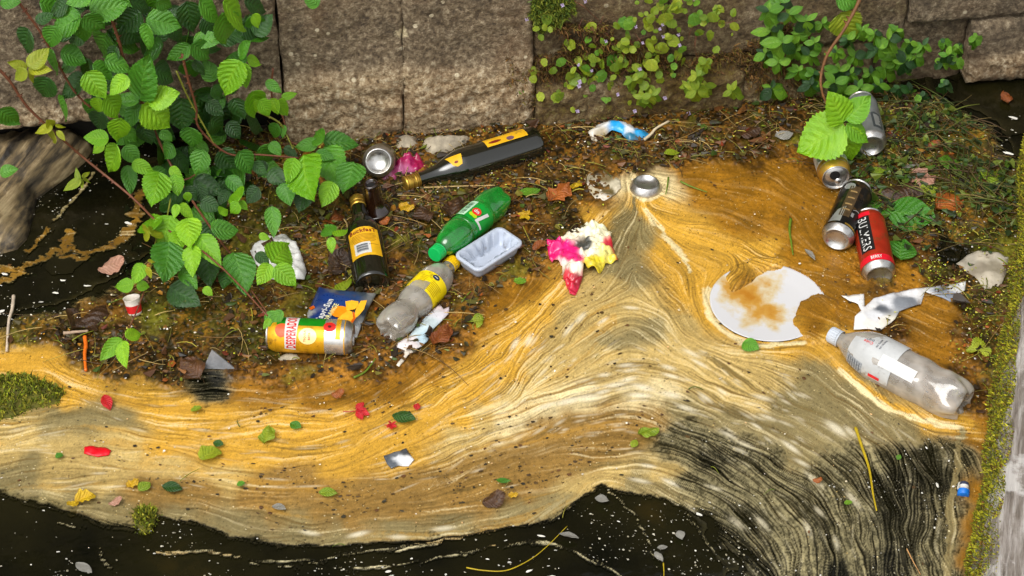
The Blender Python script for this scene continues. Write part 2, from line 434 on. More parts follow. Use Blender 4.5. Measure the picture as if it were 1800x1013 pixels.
for k, wd, pl in STROKES:
    rgb, de, mu = CLS[k]
    q = [tuple(v)[:2] for v in curve_pts([Vector((*p2(*a), 0)) for a in pl], 5)]
    wob_ = 2.2 if k == 'R' else 0.6
    i0 = max(int((min(a[0] for a in q) - 0.05 - GX0) / DX), 0); i1 = max(int((max(a[0] for a in q) + 0.05 - GX0) / DX), 1); j0 = max(int((min(a[1] for a in q) - 0.05 - GY0) / DY), 0); j1 = max(int((max(a[1] for a in q) + 0.05 - GY0) / DY), 1)
    ww = (slice(j0, j1), slice(i0, i1))
    d = polydist(q, ddx[ww] + (fbm(X[ww] * 60, Y[ww] * 60, 3, 18) - .5) * 0.012 * wob_, ddy[ww] + (fbm(X[ww] * 60, Y[ww] * 60, 3, 20) - .5) * 0.014 * wob_)
    m = sstep(1.35, 0.55, d / (wd * MM * (1 + 0.25 * L2[ww]))) 
    if k == 'F': m = m * sstep(-0.4, 1.8, 1.2 * L1[ww] + 0.6 * L2[ww])
    rgb = C(*rgb)
    R[ww] = R[ww] * (1 - m) + rgb[0] * m; Gc[ww] = Gc[ww] * (1 - m) + rgb[1] * m; Bc[ww] = Bc[ww] * (1 - m) + rgb[2] * m
    DEN[ww] = np.maximum(DEN[ww] * (1 - m), de * m) if k in 'AR' else np.maximum(DEN[ww], de * m); MUK[ww] = MUK[ww] * (1 - m) + mu * m * 0.5
# elongated patches of clean white froth carried on the arch of the current
BLOB = np.zeros_like(X, np.float32)
br = random.Random(3)
def blob(px, py, ln, wd, a=1.0):
    x0, y0 = p2(px, py)
    i0, i1 = max(int((x0 - GX0) / DX) - 50, 0), min(int((x0 - GX0) / DX) + 50, NX); j0, j1 = max(int((y0 - GY0) / DY) - 40, 0), min(int((y0 - GY0) / DY) + 40, NY)
    if i1 <= i0 or j1 <= j0: return
    ic, jc = min(max(int((x0 - GX0) / DX), 0), NX - 1), min(max(int((y0 - GY0) / DY), 0), NY - 1)
    t = TH[jc, ic]; xx = X[j0:j1, i0:i1] - x0; yy = Y[j0:j1, i0:i1] - y0
    u = (xx * math.cos(t) + yy * math.sin(t)) / (ln * MM); v = (-xx * math.sin(t) + yy * math.cos(t)) / (wd * MM)
    BLOB[j0:j1, i0:i1] = np.maximum(BLOB[j0:j1, i0:i1], a * np.exp(-(u * u + v * v) ** 1.4))
for px, py, s in [(1100,643,1),(1108,652,.9),(1062,660,.9),(1105,668,1.1),(1080,678,1.2),(1130,682,1.4),(1060,690,1),(1175,647,1),(1180,662,1.1),(1125,696,1.2),(1035,700,1.6),(1000,706,1.5),(960,715,1.4),(1180,695,1.3),(1240,700,1),(1270,690,.9),(1205,718,1),(1280,765,1),(1300,792,1.1),(1310,782,1),(1390,787,1.2),(1410,815,1.0),(1340,700,1),(1350,735,.9),(1470,755,1.6),(1495,760,1.2),(1500,880,1.4),(1432,845,1.2),(1330,750,.8),(1140,820,1),(1125,846,1.1),(1180,850,1),(1225,905,1.2),(1295,920,1.3),(1340,920,1.3),(1255,858,1),(630,940,1.2),(545,938,1),(700,945,1),(780,930,1.1),(1420,930,1.2),(1440,900,1.1),(1470,955,1.3),(1230,640,1),(1215,622,1.2),(1020,560,1.2),(1060,565,.9),(930,600,1.2),(905,606,1.2),(1110,542,1),(1000,580,1.2)]:
    blob(px, py, 15 * s * br.uniform(.8, 1.2), 4.6 * s * br.uniform(.8, 1.2), br.uniform(.7, 1))
for i in range(150):
    blob(br.uniform(850, 1420), br.uniform(600, 800), br.uniform(6, 16), br.uniform(1.5, 3.2), br.uniform(.25, .6))
for i in range(130):
    blob(br.uniform(0, 900), br.uniform(650, 860), br.uniform(8, 26), br.uniform(1.2, 2.6), br.uniform(.2, .55))
for i in range(90):
    blob(br.uniform(1250, 1680), br.uniform(740, 1010), br.uniform(10, 24), br.uniform(1.6, 3.4), br.uniform(.12, .34))
foamy = 1 - MUK
DEN0 = DEN.copy()
# broken cover: streaks decide where black water shows between the threads
str_ = 0.30 * L2 + 0.70 * L1 + 0.26 * L3
cov = sstep(-0.10, 0.50, (DEN - 0.5) * 1.75 + 0.17 + str_ * 0.27 * np.clip((1.0 - np.abs(DEN - 0.48)) * 1.25, 0, 1) + BLOB * 0.35 - 0.04)
cov = cov * np.where(DEN < 0.85, np.clip(0.80 + 0.26 * norm(vnoise(X / 0.0032, Y / 0.004, 14) + 0.7 * vnoise(X / 0.012, Y / 0.014, 9)), 0.25, 1), 1)
cov = np.where(DEN < 0.05, DEN * 2, cov) 
cov = np.maximum(cov, np.where(BLOB > 0.5, BLOB * 0.9, BLOB * 0.5) * (DEN > 0.25))
# foam colour
grain = norm(vnoise(X / 0.0032, Y / 0.004, 11) + 0.6 * vnoise(X / 0.009, Y / 0.011, 12))
calm = 0.35 + 1.25 * sstep(0.3, 0.7, fbm(X * 11, Y * 11, 3, 23))
tone = 1 + ((0.15 * L1 + 0.12 * L2) * calm + 0.08 * L3 + 0.07 * grain) * foamy
RGB = np.stack([R, Gc, Bc], -1) * np.clip(tone, 0.45, 1.6)[..., None]
pale = np.array(C(220, 204, 160)); oliv = np.array(C(112, 96, 52)); gold = np.array(C(192, 142, 48))
a = (sstep(0.9, 2.4, L2 + 0.6 * L1) * 0.40 * calm * foamy * sstep(0.55, 0.95, DEN0))[..., None]; RGB = RGB * (1 - a) + pale * a
a = (sstep(0.7, 2.2, -L2 - 0.5 * L1) * 0.30 * foamy)[..., None]; RGB = RGB * (1 - a) + oliv * a
a = (sstep(0.6, 1.8, L3 - 0.4 * L2) * 0.35 * foamy * (X < 0.2))[..., None]; RGB = RGB * (1 - a) + gold * a
a = (sstep(1.0, 2.0, -L1 - 0.25 * L2) * 0.36 * foamy)[..., None]; RGB = RGB * (1 - a) + np.array(C(128, 90, 34)) * a
a = (np.clip(BLOB * 0.75, 0, 1) * (0.55 + 0.45 * sstep(0.4, 0.9, DEN0)))[..., None]; RGB = RGB * (1 - a) + np.array(C(226, 216, 188)) * a
# scum colour: matted flecks of silt, algae and rot
m1 = fbm(X / 0.006, Y / 0.007, 3, 15); m2 = fbm(X / 0.022, Y / 0.025, 4, 17); m3 = fbm(X / 0.07, Y / 0.08, 3, 19)
scum = np.stack([R, Gc, Bc], -1) * (0.34 + 1.30 * m1[..., None]) * np.clip(1 + (0.16 * L1 + 0.14 * L2) * sstep(1.0, 0.7, MUK), 0.4, 1.6)[..., None]
a = (sstep(0.52, 0.70, m2) * 0.6)[..., None]; scum = scum * (1 - a) + np.array(C(46, 33, 14)) * (0.5 + m1[..., None]) * a
a = (sstep(0.54, 0.72, m3) * 0.55 * sstep(0.75, 0.95, MUK))[..., None]; scum = scum * (1 - a) + np.array(C(96, 96, 22)) * (0.4 + 1.2 * m1[..., None]) * a
a = (sstep(0.60, 0.36, m3) * sstep(0.45, 0.6, m1) * 0.5)[..., None]; scum = scum * (1 - a) + np.array(C(140, 92, 24)) * a
scum = scum * (0.55 + 0.9 * sstep(0.35, 0.65, fbm(X / 0.05, Y / 0.055, 4, 2)))[..., None]
k = sstep(0.25, 0.75, MUK)[..., None]
RGB = RGB * (1 - k) + scum * k
# fine dark specks everywhere, bigger flecks in the tan zone
spk = (rng.random((NY, NX)) > 0.9935) | (fbm(X / 0.005, Y / 0.005, 2, 21) > 0.865)
RGB = np.where(spk[..., None] & (foamy[..., None] > 0.3), RGB * 0.30, RGB)
tanz = sstep(0.06, 0.12, MUK) * sstep(0.5, 0.2, MUK)
f2 = sstep(0.60, 0.72, fbm(X / 0.012, Y / 0.010, 3, 22)) * tanz
RGB = RGB * (1 - 0.22 * f2[..., None])
RGB = RGB * (1 + (0.22 * (rng.random((NY, NX, 1)) - 0.5)))
rough_zone = sstep(0.25, 0.75, MUK)
H = 0.0012 * cov + 0.00012 * np.clip(L2, -1.5, 2) * cov * (1 - rough_zone) + BLOB * 0.0004 + rough_zone * (0.003 + 0.011 * (m2 - 0.45) + 0.005 * (m1 - 0.5))
H = np.where(cov < 0.02, 0.0002, H)
lapm = np.zeros(X.shape, bool)
# the plate lies awash: scum lapped over its right lobe and its far rim
for lap, top in (([(1404,550),(1412,532),(1436,520),(1475,528),(1480,602),(1425,608),(1402,592),(1394,570)], 0.0062), ([(1272,486),(1290,468),(1330,454),(1380,452),(1395,462),(1362,474),(1330,482),(1308,500),(1288,512)], 0.0062)):
    lp_ = [p2(*a) for a in lap]
    dl = polydist(lp_, ddx, ddy, True) * np.where(inside(lp_, ddx, ddy), 1, -1)
    lapm = lapm | (dl > -0.004)
    H = np.where(dl > -0.012, np.maximum(H, (top + 0.003 * (m2 - 0.5)) * sstep(-0.006, 0.012, dl + 0.008 * (m2 - 0.5))), H)
pcx, pcy = p2(1350, 533)
dp = np.hypot(X - pcx, Y - pcy)
H = np.where((dp < 0.109) & ~lapm, -0.0036, H)
# soft water near the edge of the mats
fm, nt, b = new_mat('foam_and_scum')
at = nt.nodes.new('ShaderNodeAttribute'); at.attribute_name = 'Col'
tc = nt.nodes.new('ShaderNodeTexCoord').outputs['Object']
deep = ramp(nt, noise_n(nt, 4.5, 5, tc), [(0.35, C(9, 10, 5)), (0.62, C(26, 24, 9)), (0.8, C(48, 38, 12))])
fine = ramp(nt, noise_n(nt, 700, 3, tc), [(0.3, 0.78), (0.7, 1.15)])
fc = mixc(nt, 1.0, at.outputs['Color'], fine, 'MULTIPLY')
nt.links.new(mixc(nt, at.outputs['Alpha'], deep, fc), b.inputs['Base Color'])
nt.links.new(ramp(nt, at.outputs['Alpha'], [(0.0, 0.06), (0.5, 0.30), (1.0, 0.36)]), b.inputs['Roughness'])
b.inputs['IOR'].default_value = 1.33
nt.links.new(bump_n(nt, noise_n(nt, 420, 3, tc), 0.35, 0.0012), b.inputs['Normal'])
def grid_faces(mask_v):
    fmask = mask_v[:-1, :-1] | mask_v[1:, :-1] | mask_v[:-1, 1:] | mask_v[1:, 1:]
    j, i = np.nonzero(fmask)
    k = j * NX + i
    return np.column_stack([k, k + 1, k + 1 + NX, k + NX]), fmask
def sub_grid(name, faces):
    used = np.zeros(NX * NY, bool); used[faces.ravel()] = True
    idx = np.cumsum(used) - 1
    V = np.column_stack([X.ravel()[used], Y.ravel()[used], H.ravel()[used]])
    me = npmesh(name, V, idx[faces])
    vcol(me, np.column_stack([np.clip(RGB, 0, 1).reshape(-1, 3)[used], np.clip(cov, 0, 1).ravel()[used]]))
    return link(name, me, fm)
# nothing floats behind the wall foot
front = ((X - W0.x) * WN.x + (Y - W0.y) * WN.y) > -0.04
onfoam = (cov > 0.015) & front
fall, fmask = grid_faces(onfoam)
mucky = (MUK.ravel()[fall].mean(1) > 0.5)
foam = sub_grid('foam', fall[~mucky]); foam['kind'] = 'stuff'; foam['label'] = 'golden and beige foam streaming in bands over dark water'
scum_o = sub_grid('scum_mat', fall[mucky]); scum_o['kind'] = 'stuff'; scum_o['label'] = 'brown matted scum of silt and rotting leaves'
def surf_z(x, y):
    i = int((x - GX0) / DX); j = int((y - GY0) / DY)
    if 0 <= i < NX and 0 <= j < NY: return max(float(H[j, i]), 0.0)
    return 0.0
# ------------------------------------------------------------------ stone wall, block by block
sm, nt, b = new_mat('weathered_sandstone')
tc = nt.nodes.new('ShaderNodeTexCoord').outputs['Object']
oi = nt.nodes.new('ShaderNodeObjectInfo')
at = nt.nodes.new('ShaderNodeAttribute'); at.attribute_name = 'Col'      # r: rock-faced lower band (clean), g: moss, b: tone
sx = nt.nodes.new('ShaderNodeSeparateColor'); nt.links.new(at.outputs['Color'], sx.inputs[0])
n1 = noise_n(nt, 16, 8, tc, 0.65); n2 = noise_n(nt, 95, 6, tc, 0.7); n3 = noise_n(nt, 260, 3, tc)
crust = ramp(nt, n2, [(0.30, C(60, 50, 38)), (0.44, C(102, 86, 65)), (0.54, C(130, 113, 88)), (0.68, C(176, 160, 132))])
clean = ramp(nt, n2, [(0.32, C(74, 57, 38)), (0.43, C(136, 112, 80)), (0.54, C(178, 155, 120)), (0.66, C(220, 204, 172))])
base = mixc(nt, sx.outputs[0], crust, clean)
base = mixc(nt, ramp(nt, n1, [(0.34, 0.5), (0.50, 0.0)]), base, C(50, 41, 30))
base = mixc(nt, ramp(nt, noise_n(nt, 7, 4, tc), [(0.52, 0.0), (0.7, 0.35)]), base, C(110, 76, 42))
vor = node(nt, 'ShaderNodeTexVoronoi', Scale=7.0); nt.links.new(tc, vor.inputs['Vector'])
vd = math_n(nt, 'ADD', vor.outputs['Distance'], math_n(nt, 'MULTIPLY', math_n(nt, 'SUBTRACT', n2, 0.5), 0.22))
sc_ = nt.nodes.new('ShaderNodeSeparateColor'); nt.links.new(vor.outputs['Color'], sc_.inputs[0])
lich = math_n(nt, 'MULTIPLY', ramp(nt, vd, [(0.10, 1.0), (0.13, 0.0)]), ramp(nt, sc_.outputs[0], [(0.62, 0.0), (0.66, 0.85)]))
base = mixc(nt, lich, base, C(204, 188, 150))
vor2 = node(nt, 'ShaderNodeTexVoronoi', Scale=30.0); nt.links.new(tc, vor2.inputs['Vector'])
sc2 = nt.nodes.new('ShaderNodeSeparateColor'); nt.links.new(vor2.outputs['Color'], sc2.inputs[0])
lich2 = math_n(nt, 'MULTIPLY', ramp(nt, vor2.outputs['Distance'], [(0.12, 1.0), (0.17, 0.0)]), ramp(nt, sc2.outputs[1], [(0.78, 0.0), (0.82, 0.8)]))
base = mixc(nt, lich2, base, C(214, 200, 168))
mossc = ramp(nt, n2, [(0.3, C(50, 38, 14)), (0.5, C(96, 72, 26)), (0.7, C(120, 108, 34))])
base = mixc(nt, math_n(nt, 'MULTIPLY', sx.outputs[1], ramp(nt, n1, [(0.3, 0.4), (0.55, 1.0)])), base, mossc)
base = mixc(nt, 1.0, base, ramp(nt, sx.outputs[2], [(0.0, 0.45), (1.0, 1.25)]), 'MULTIPLY')
nt.links.new(base, b.inputs['Base Color'])
b.inputs['Roughness'].default_value = 0.85
hh = math_n(nt, 'ADD', math_n(nt, 'MULTIPLY', n2, 0.7), math_n(nt, 'MULTIPLY', n3, 0.3))
nt.links.new(bump_n(nt, hh, 1.0, 0.009), b.inputs['Normal'])

wall = thing('stone_wall', 'weathered sandstone block canal wall standing at the water edge', 'wall', Matrix.Translation(W0))
def PS(px, py):
    return wall_sz(PW(px, py))
def block(s0, s1, z0, z1, depth=0.35, fine=0.007, off=0.0, cleanband=0.09, tone=0.5, seed=0, bevel=0.008, moss=0.0, lean=(0, 0), rag=0.0032):
    nx = max(int((s1 - s0) / fine), 3); nz = max(int((z1 - z0) / fine), 3)
    u = np.linspace(0, 1, nx + 1); v = np.linspace(0, 1, nz + 1)
    U, Vv = np.meshgrid(u, v)
    Ss = s0 + (s1 - s0) * U; Zz = z0 + (z1 - z0) * Vv
    # uneven arrises
    Ss = Ss + (fbm(Zz * 22 + 3 * seed, Zz * 0 + 5, 3, 3 + seed) - 0.5) * rag * 3 * (np.abs(U - 0.5) * 2) ** 3 + lean[0] * (1 - Vv) * (1 - U) + lean[1] * (1 - Vv) * U
    e = np.minimum.reduce([(Ss - s0), (s1 - Ss), (Zz - z0) * 1.0, (z1 - Zz)])
    e = np.clip(e, 0, 1)
    rough = fbm(Ss * 9, Zz * 9, 5, seed + 1) - 0.5
    r2 = fbm(Ss * 55, Zz * 70, 4, seed + 7) - 0.5
    ridg = np.abs(fbm(Ss * 16, Zz * 34, 4, seed + 4) - 0.5)
    cl = sstep(cleanband * 1.15, cleanband * 0.75, Zz + (fbm(Ss * 14, Zz * 14, 3, seed) - 0.5) * 0.05) if cleanband > 0 else np.zeros_like(Zz)
    O = off + rough * 0.018 + r2 * (0.006 + 0.009 * cl) - ridg * 0.03 * (0.35 + 0.65 * cl) + cl * 0.016
    O = O - 0.007 * (1 - np.clip(e / bevel, 0, 1)) ** 2
    wob = (fbm(Ss * 30, Ss * 0, 3, seed + 2) - 0.5) * rag * 2.5
    Zz = Zz + wob * (np.abs(Vv - 0.5) * 2) ** 4
    ps = np.stack([WD.x * Ss + WN.x * O, WD.y * Ss + WN.y * O, Zz], -1).reshape(-1, 3)
    n = len(ps); k = (np.arange(nz)[:, None] * (nx + 1) + np.arange(nx)[None]).ravel()
    F = np.column_stack([k, k + 1, k + nx + 2, k + nx + 1])
    # back rim: sides run into the wall core
    rim = np.concatenate([np.arange(nx + 1), (np.arange(1, nz + 1)) * (nx + 1) + nx, nz * (nx + 1) + np.arange(nx - 1, -1, -1), np.arange(nz - 1, 0, -1) * (nx + 1)])
    back = ps[rim].copy(); bo = (off - depth) - O.ravel()[rim]
    back[:, 0] += WN.x * bo; back[:, 1] += WN.y * bo
    m = len(rim); r = np.arange(m); r2i = (r + 1) % m
    SF = np.column_stack([rim[r2i], rim[r], n + r, n + r2i])
    me = npmesh('stone_block', np.vstack([ps, back]), np.vstack([F, SF]))
    col = np.zeros((n + m, 3)); col[:n, 0] = cl.ravel()
    if moss > 0: col[:n, 1] = (moss * sstep(0.25, 0.6, fbm(Ss * 8, Zz * 8, 3, seed + 9) + 0.25 * sstep(0.14, 0.02, Zz))).ravel()
    col[:, 2] = tone
    vcol(me, col)
    return link('stone_block', me, sm, wall)
def sx_(px, py): return PS(px, py)[0]
G = 0.0013
sA, sB, sC_, sD, sE = sx_(497, 150), sx_(716, 200), sx_(936, 200), sx_(1172, 60), sx_(1592, 60)
zc1 = PS(1255, 103)[1]; zc2 = PS(1590, 40)[1]
sL, sR = -2.6, 2.6
ZT = 0.46
block(sx_(-260, 150), sA - G, 0.105, ZT, seed=1, tone=0.62, cleanband=0.15, off=0.01)
block(sL, sx_(-260, 150) - G, 0.0, ZT, seed=2, fine=0.02)
block(sA + G, sB - G * 0.3, -0.05, ZT, seed=3, tone=0.70, cleanband=0.165, off=0.012, lean=(0.0, -0.012))
block(sB + G * 0.3, sC_ - G * 0.5, -0.05, ZT, seed=4, tone=0.68, cleanband=0.165, off=0.016, lean=(-0.012, 0))
block(sC_ + G * 0.5, sx_(1300, 150) - G * 0.5, -0.05, zc1 - G * 0.4, seed=5, tone=0.5, cleanband=0.10, off=0.022, moss=1.0, bevel=0.016)
block(sC_ + G * 0.5, sD - G * 0.5, zc1 + G * 0.4, ZT, seed=6, tone=0.5, cleanband=0, off=0.004, moss=0.5)
block(sD + G * 0.5, sE - G * 0.5, zc1 + G * 0.4 + 0.004, ZT, seed=7, tone=0.48, cleanband=0, off=0.0, moss=0.5)
block(sx_(1300, 150) + G * 0.5, sx_(1530, 120), -0.05, zc1 - G * 0.4, seed=8, tone=0.46, cleanband=0.08, off=0.012, moss=0.7, bevel=0.016)
block(sx_(1530, 120) + G, sx_(1700, 80) - G, -0.05, zc2 - G * 0.7, seed=9, tone=0.40, cleanband=0.0, off=-0.008, moss=0.25, bevel=0.016)
block(sE + G * 0.5, sR, zc2 + G * 0.7, ZT, seed=10, tone=0.50, cleanband=0, off=0.016, bevel=0.02)
block(sx_(1700, 80) + G, sR, 0.004, zc2 - G * 0.7 - 0.01, seed=11, tone=0.42, cleanband=0.07, off=0.02, bevel=0.0165)
# courses above the picture
for row in range(3):
    z0 = ZT + 0.006 + row * 0.36; s = sL + 0.3 * (row % 2)
    while s < sR:
        L = rnd.uniform(0.5, 0.9); block(s, min(s + L, sR + 0.2), z0, z0 + 0.35, fine=0.03, seed=rnd.randrange(12), cleanband=0, bevel=0.02); s += L + 0.006
core = []
for s in (sL, sR + 0.2):
    for o in (-0.06, -0.7):
        for z in (-0.2, ZT + 1.09):
            p = wall_pt(s, z, o) - W0; core.append(tuple(p))
me = pymesh('wall_core', core, [(0, 1, 3, 2), (4, 6, 7, 5), (0, 4, 5, 1), (2, 3, 7, 6), (1, 5, 7, 3)], False)
link('mortar_core', me, M('dark_mortar', C(30, 25, 18), 0.9, var=0.3, bump=0.5), wall)

# ------------------------------------------------------------------ timber beam on the right, mossy flank
tm, nt, b = new_mat('weathered_timber')
tc = nt.nodes.new('ShaderNodeTexCoord').outputs['Object']
mp = node(nt, 'ShaderNodeMapping'); mp.inputs['Scale'].default_value = (1, 0.09, 1); nt.links.new(tc, mp.inputs[0])
g1 = noise_n(nt, 90, 8, mp.outputs[0], 0.65); g2 = noise_n(nt, 9, 6, tc, 0.65); g3 = noise_n(nt, 260, 4, mp.outputs[0])
tcol = ramp(nt, g1, [(0.28, C(48, 42, 36)), (0.42, C(112, 102, 92)), (0.55, C(152, 144, 136)), (0.72, C(196, 190, 184))])
tcol = mixc(nt, ramp(nt, g2, [(0.54, 0.0), (0.60, 0.8)]), tcol, C(192, 187, 181))
tcol = mixc(nt, ramp(nt, g2, [(0.30, 0.7), (0.40, 0.0)]), tcol, C(92, 80, 66))
nt.links.new(tcol, b.inputs['Base Color']); b.inputs['Roughness'].default_value = 0.8
nt.links.new(bump_n(nt, math_n(nt, 'ADD', g1, g3), 0.9, 0.006), b.inputs['Normal'])
BH = 0.13
e0, e1 = P(1736, 1013, BH), P(1800, 340, BH)
bd = (e1 - e0); bd.z = 0; bd.normalize(); br_ = Vector((bd.y, -bd.x, 0))
bo = e0 - bd * 0.5; bo.z = 0
beam = thing('timber_beam', 'weathered grey timber beam with mossy flank along the right edge', 'beam', Matrix(((br_.x, bd.x, 0, bo.x), (br_.y, bd.y, 0, bo.y), (0, 0, 1, 0), (0, 0, 0, 1))))
ny = 420; nu = 60
LB = 2.3
prof = [(-0.030, -0.06), (-0.026, 0.03), (-0.012, 0.085), (0.004, 0.118), (0.014, BH)] + [(0.014 + 0.4 * k / 40, BH) for k in range(1, 41)] + [(0.43, 0.1), (0.44, -0.06)]
prof = np.array(prof); tt = np.linspace(0, LB, ny)
PX, TY = np.meshgrid(prof[:, 0], tt); PZ = np.tile(prof[:, 1], (ny, 1))
wob = (fbm(TY * 5, TY * 0, 4, 2) - 0.5) * 0.045
gr = fbm(PX * 60, TY * 3.5, 4, 6) - 0.5
PZ2 = PZ + (gr * 0.012 + (fbm(PX * 10, TY * 5, 4, 9) - 0.5) * 0.012) * (PZ > 0.1)
taper = np.clip((TY - 0.4) / 1.5, 0, 1)
PX = np.where(PX < 0.014, 0.014 + (PX - 0.014) * (0.95 - 0.7 * taper), PX)
PX2 = PX + wob * (PX < 0.2) + (fbm(TY * 30, PZ * 30, 3, 11) - 0.5) * 0.008
k = (np.arange(ny - 1)[:, None] * prof.shape[0] + np.arange(prof.shape[0] - 1)[None]).ravel(); w_ = prof.shape[0]
me = npmesh('timber', np.stack([PX2, TY, PZ2], -1).reshape(-1, 3), np.column_stack([k, k + 1, k + w_ + 1, k + w_]))
me.flip_normals()
link('timber', me, tm, beam)

# ------------------------------------------------------------------ tuft fields: moss as many small blades
def tufts(name, pts, nrm, ln, wd, cols, parent=None, label=None, spread=0.6, seed=1):
    r = np.random.default_rng(seed); n = len(pts)
    pts = np.asarray(pts, float); nrm = np.asarray(nrm, float)
    d = nrm + (r.random((n, 3)) - 0.5) * 2 * spread; d /= np.linalg.norm(d, axis=1, keepdims=True)
    s = np.cross(d, r.random((n, 3)) - 0.5); s /= np.linalg.norm(s, axis=1, keepdims=True) + 1e-9
    L = ln * (0.5 + r.random((n, 1))); Wd = wd * (0.6 + 0.8 * r.random((n, 1)))
    mid = pts + d * L * 0.55; tip = pts + d * L + (r.random((n, 3)) - 0.5) * L * 0.5
    V = np.stack([pts - s * Wd * 0.4, pts + s * Wd * 0.4, mid + s * Wd * 0.5, mid - s * Wd * 0.5, tip], 1).reshape(-1, 3)
    i = np.arange(n) * 5
    F = np.concatenate([np.column_stack([i, i + 1, i + 2]), np.column_stack([i, i + 2, i + 3]), np.column_stack([i + 3, i + 2, i + 4])])
    me = npmesh(name, V, F, False)
    ca = np.array(cols)[r.integers(0, len(cols), n)] * (0.55 + 0.8 * r.random((n, 1)))
    vcol(me, np.repeat(np.clip(ca, 0, 1), 5, 0))
    o = link(name, me, M('moss_blade', rough=0.75, attr=True, var=0.1), parent)
    o['kind'] = 'stuff'
    if label: o['label'] = label
    return o
MOSSY = [C(164, 160, 22), C(130, 130, 18), C(92, 104, 20), C(84, 86, 18), C(110, 74, 22), C(176, 168, 36)]
BROWNM = [C(98, 66, 30), C(124, 88, 36), C(82, 62, 26), C(110, 98, 34), C(70, 48, 24)]
r = np.random.default_rng(4)
# on the beam flank (in beam space)
n = 34000
ty = r.random(n) * 1.9; q = r.random(n) ** 0.8
bx = 0.014 + (-0.044 + 0.047 * q ** 1.6) * (0.95 - 0.7 * np.clip((ty - 0.4) / 1.5, 0, 1)); bz = 0.005 + 0.122 * q
keep = fbm(ty * 8, bz * 14, 3, 12) > 0.37 - 0.12 * (bz < 0.07)
bx = bx + (fbm(ty * 5, ty * 0, 4, 2) - 0.5) * 0.045 - 0.003 - 0.016 * np.clip(fbm(ty * 9, bz * 14, 3, 5) - 0.5, 0, 1)
pts = np.column_stack([bx, ty, bz])[keep]
tufts('moss', pts, np.tile([-0.6, -0.2, 0.7], (len(pts), 1)), 0.0065, 0.0022, MOSSY, beam, 'yellow green moss cushion along the flank', 0.7, 5)
# on the wall: brown moss under the trailing plant
pts, nr = [], []
for i in range(36000):
    px, py = rnd.uniform(890, 1420), rnd.uniform(40, 215)
    f = float(fbm(px / 60, py / 45, 3, 14))
    core_ = max(0, 1 - ((px - 1080) / 210) ** 2 - ((py - 140) / 75) ** 2) + 0.75 * max(0, 1 - ((px - 1360) / 70) ** 2 - ((py - 130) / 50) ** 2)
    if f + core_ * 0.75 < 0.60: continue
    p = PW(px, py, 0.012)
    if p.z < 0.0: continue
    pts.append(p + WN * rnd.uniform(-0.012, 0.014)); nr.append(WN * 0.8 + Vector((0, 0, -0.1)))
tufts('wall_moss', [tuple(p) for p in pts], [tuple(p) for p in nr], 0.012, 0.0022, BROWNM, None, 'brown moss carpet on the middle of the stone wall', 0.8, 6)
pts, nr = [], []
for i in range(9000):
    px, py = rnd.uniform(915, 1010), rnd.uniform(-20, 60)
    if float(fbm(px / 30, py / 30, 3, 14)) + 0.5 * max(0, 1 - ((px - 955) / 45) ** 2 - ((py - 15) / 38) ** 2) < 0.72: continue
    p = PW(px, py, 0.01); pts.append(p + WN * rnd.uniform(-0.01, 0.012)); nr.append(WN)
tufts('wall_moss', [tuple(p) for p in pts], [tuple(p) for p in nr], 0.012, 0.0024, [C(96, 112, 24), C(70, 92, 22), C(120, 124, 30)], None, 'small green moss cushion high on the stone wall', 0.8, 8)
# ================================================================== PLANTS
def leaf_mesh(kind='bramble', seed=0, n=26, m=4):
    """unit leaf: stalk at origin, tip at +Y (length 1), face +Z"""
    r = random.Random(seed)
    V, UV, F = [], [], []
    W = {'bramble': 0.42, 'dead': 0.44, 'oval': 0.30, 'round': 0.46, 'slim': 0.17}[kind] * r.uniform(0.9, 1.08)
    asym = r.uniform(-0.06, 0.06); bend = r.uniform(0.05, 0.22); twist = r.uniform(-0.12, 0.12); fold = r.uniform(0.04, 0.18)
    ph = r.uniform(0, 6)
    pts = 2 * m + 1
    if kind == 'dead': bend = r.uniform(-0.25, 0.35); fold = r.uniform(-0.25, 0.5)
    for i in range(n + 1):
        t = i / n
        if kind == 'bramble':
            w = W * (max(t, 0) ** 0.55) * (max(1 - t, 0) ** 1.0) * 2.25
            if 0 < i < n: w *= 1 + (0.05 if i % 2 else -0.05) * r.uniform(.6, 1.4)
        elif kind == 'dead':
            w = W * (t ** 0.6) * (max(1 - t, 0) ** 0.6) * 1.75 * (1 + 0.55 * (float(vnoise(t * 7 + seed, seed * 3.3, 2)) - 0.5))
        elif kind == 'round':
            w = W * math.sqrt(max(0, 1 - (2 * t - 1) ** 2)) * 1.0
            w *= 1 + 0.09 * math.cos(t * 14)
        else:
            w = W * math.sin(math.pi * t ** 0.9) ** 0.85 * 1.0 if 0 < t < 1 else 0.0
        if t == 0: w = W * 0.03
        if t == 1: w = W * 0.008
        for j in range(-m, m + 1):
            u = j / m
            x = u * w + asym * math.sin(t * math.pi)
            pl = 0.007 * math.sin(2 * math.pi * (6.5 * t - 2.2 * abs(u) * w) + 0.5) * (1 - 0.3 * abs(u)) if kind in ('bramble', 'oval') else 0.008 * math.sin(t * 17 + u * 6)
            z = fold * abs(u) * w + pl - bend * t * t + twist * u * t * 0.5 + (0.02 if kind != 'dead' else 0.07) * math.sin(5 * t + 3 * u + ph) + (0.0 if kind != 'dead' else 0.10 * (float(vnoise(t * 4 + seed, u * 2.5 + 9, 3)) - 0.5))
            V.append((x, t, z)); UV.append((u, t))
    for i in range(n):
        for j in range(pts - 1):
            a = i * pts + j
            F.append((a, a + 1, a + pts + 1, a + pts))
    me = pymesh('leaf', V, F)
    uv = me.uv_layers.new(name='UVMap')
    for l in me.loops: uv.data[l.index].uv = (UV[l.vertex_index][0] * 0.5 + 0.5, UV[l.vertex_index][1])
    return me
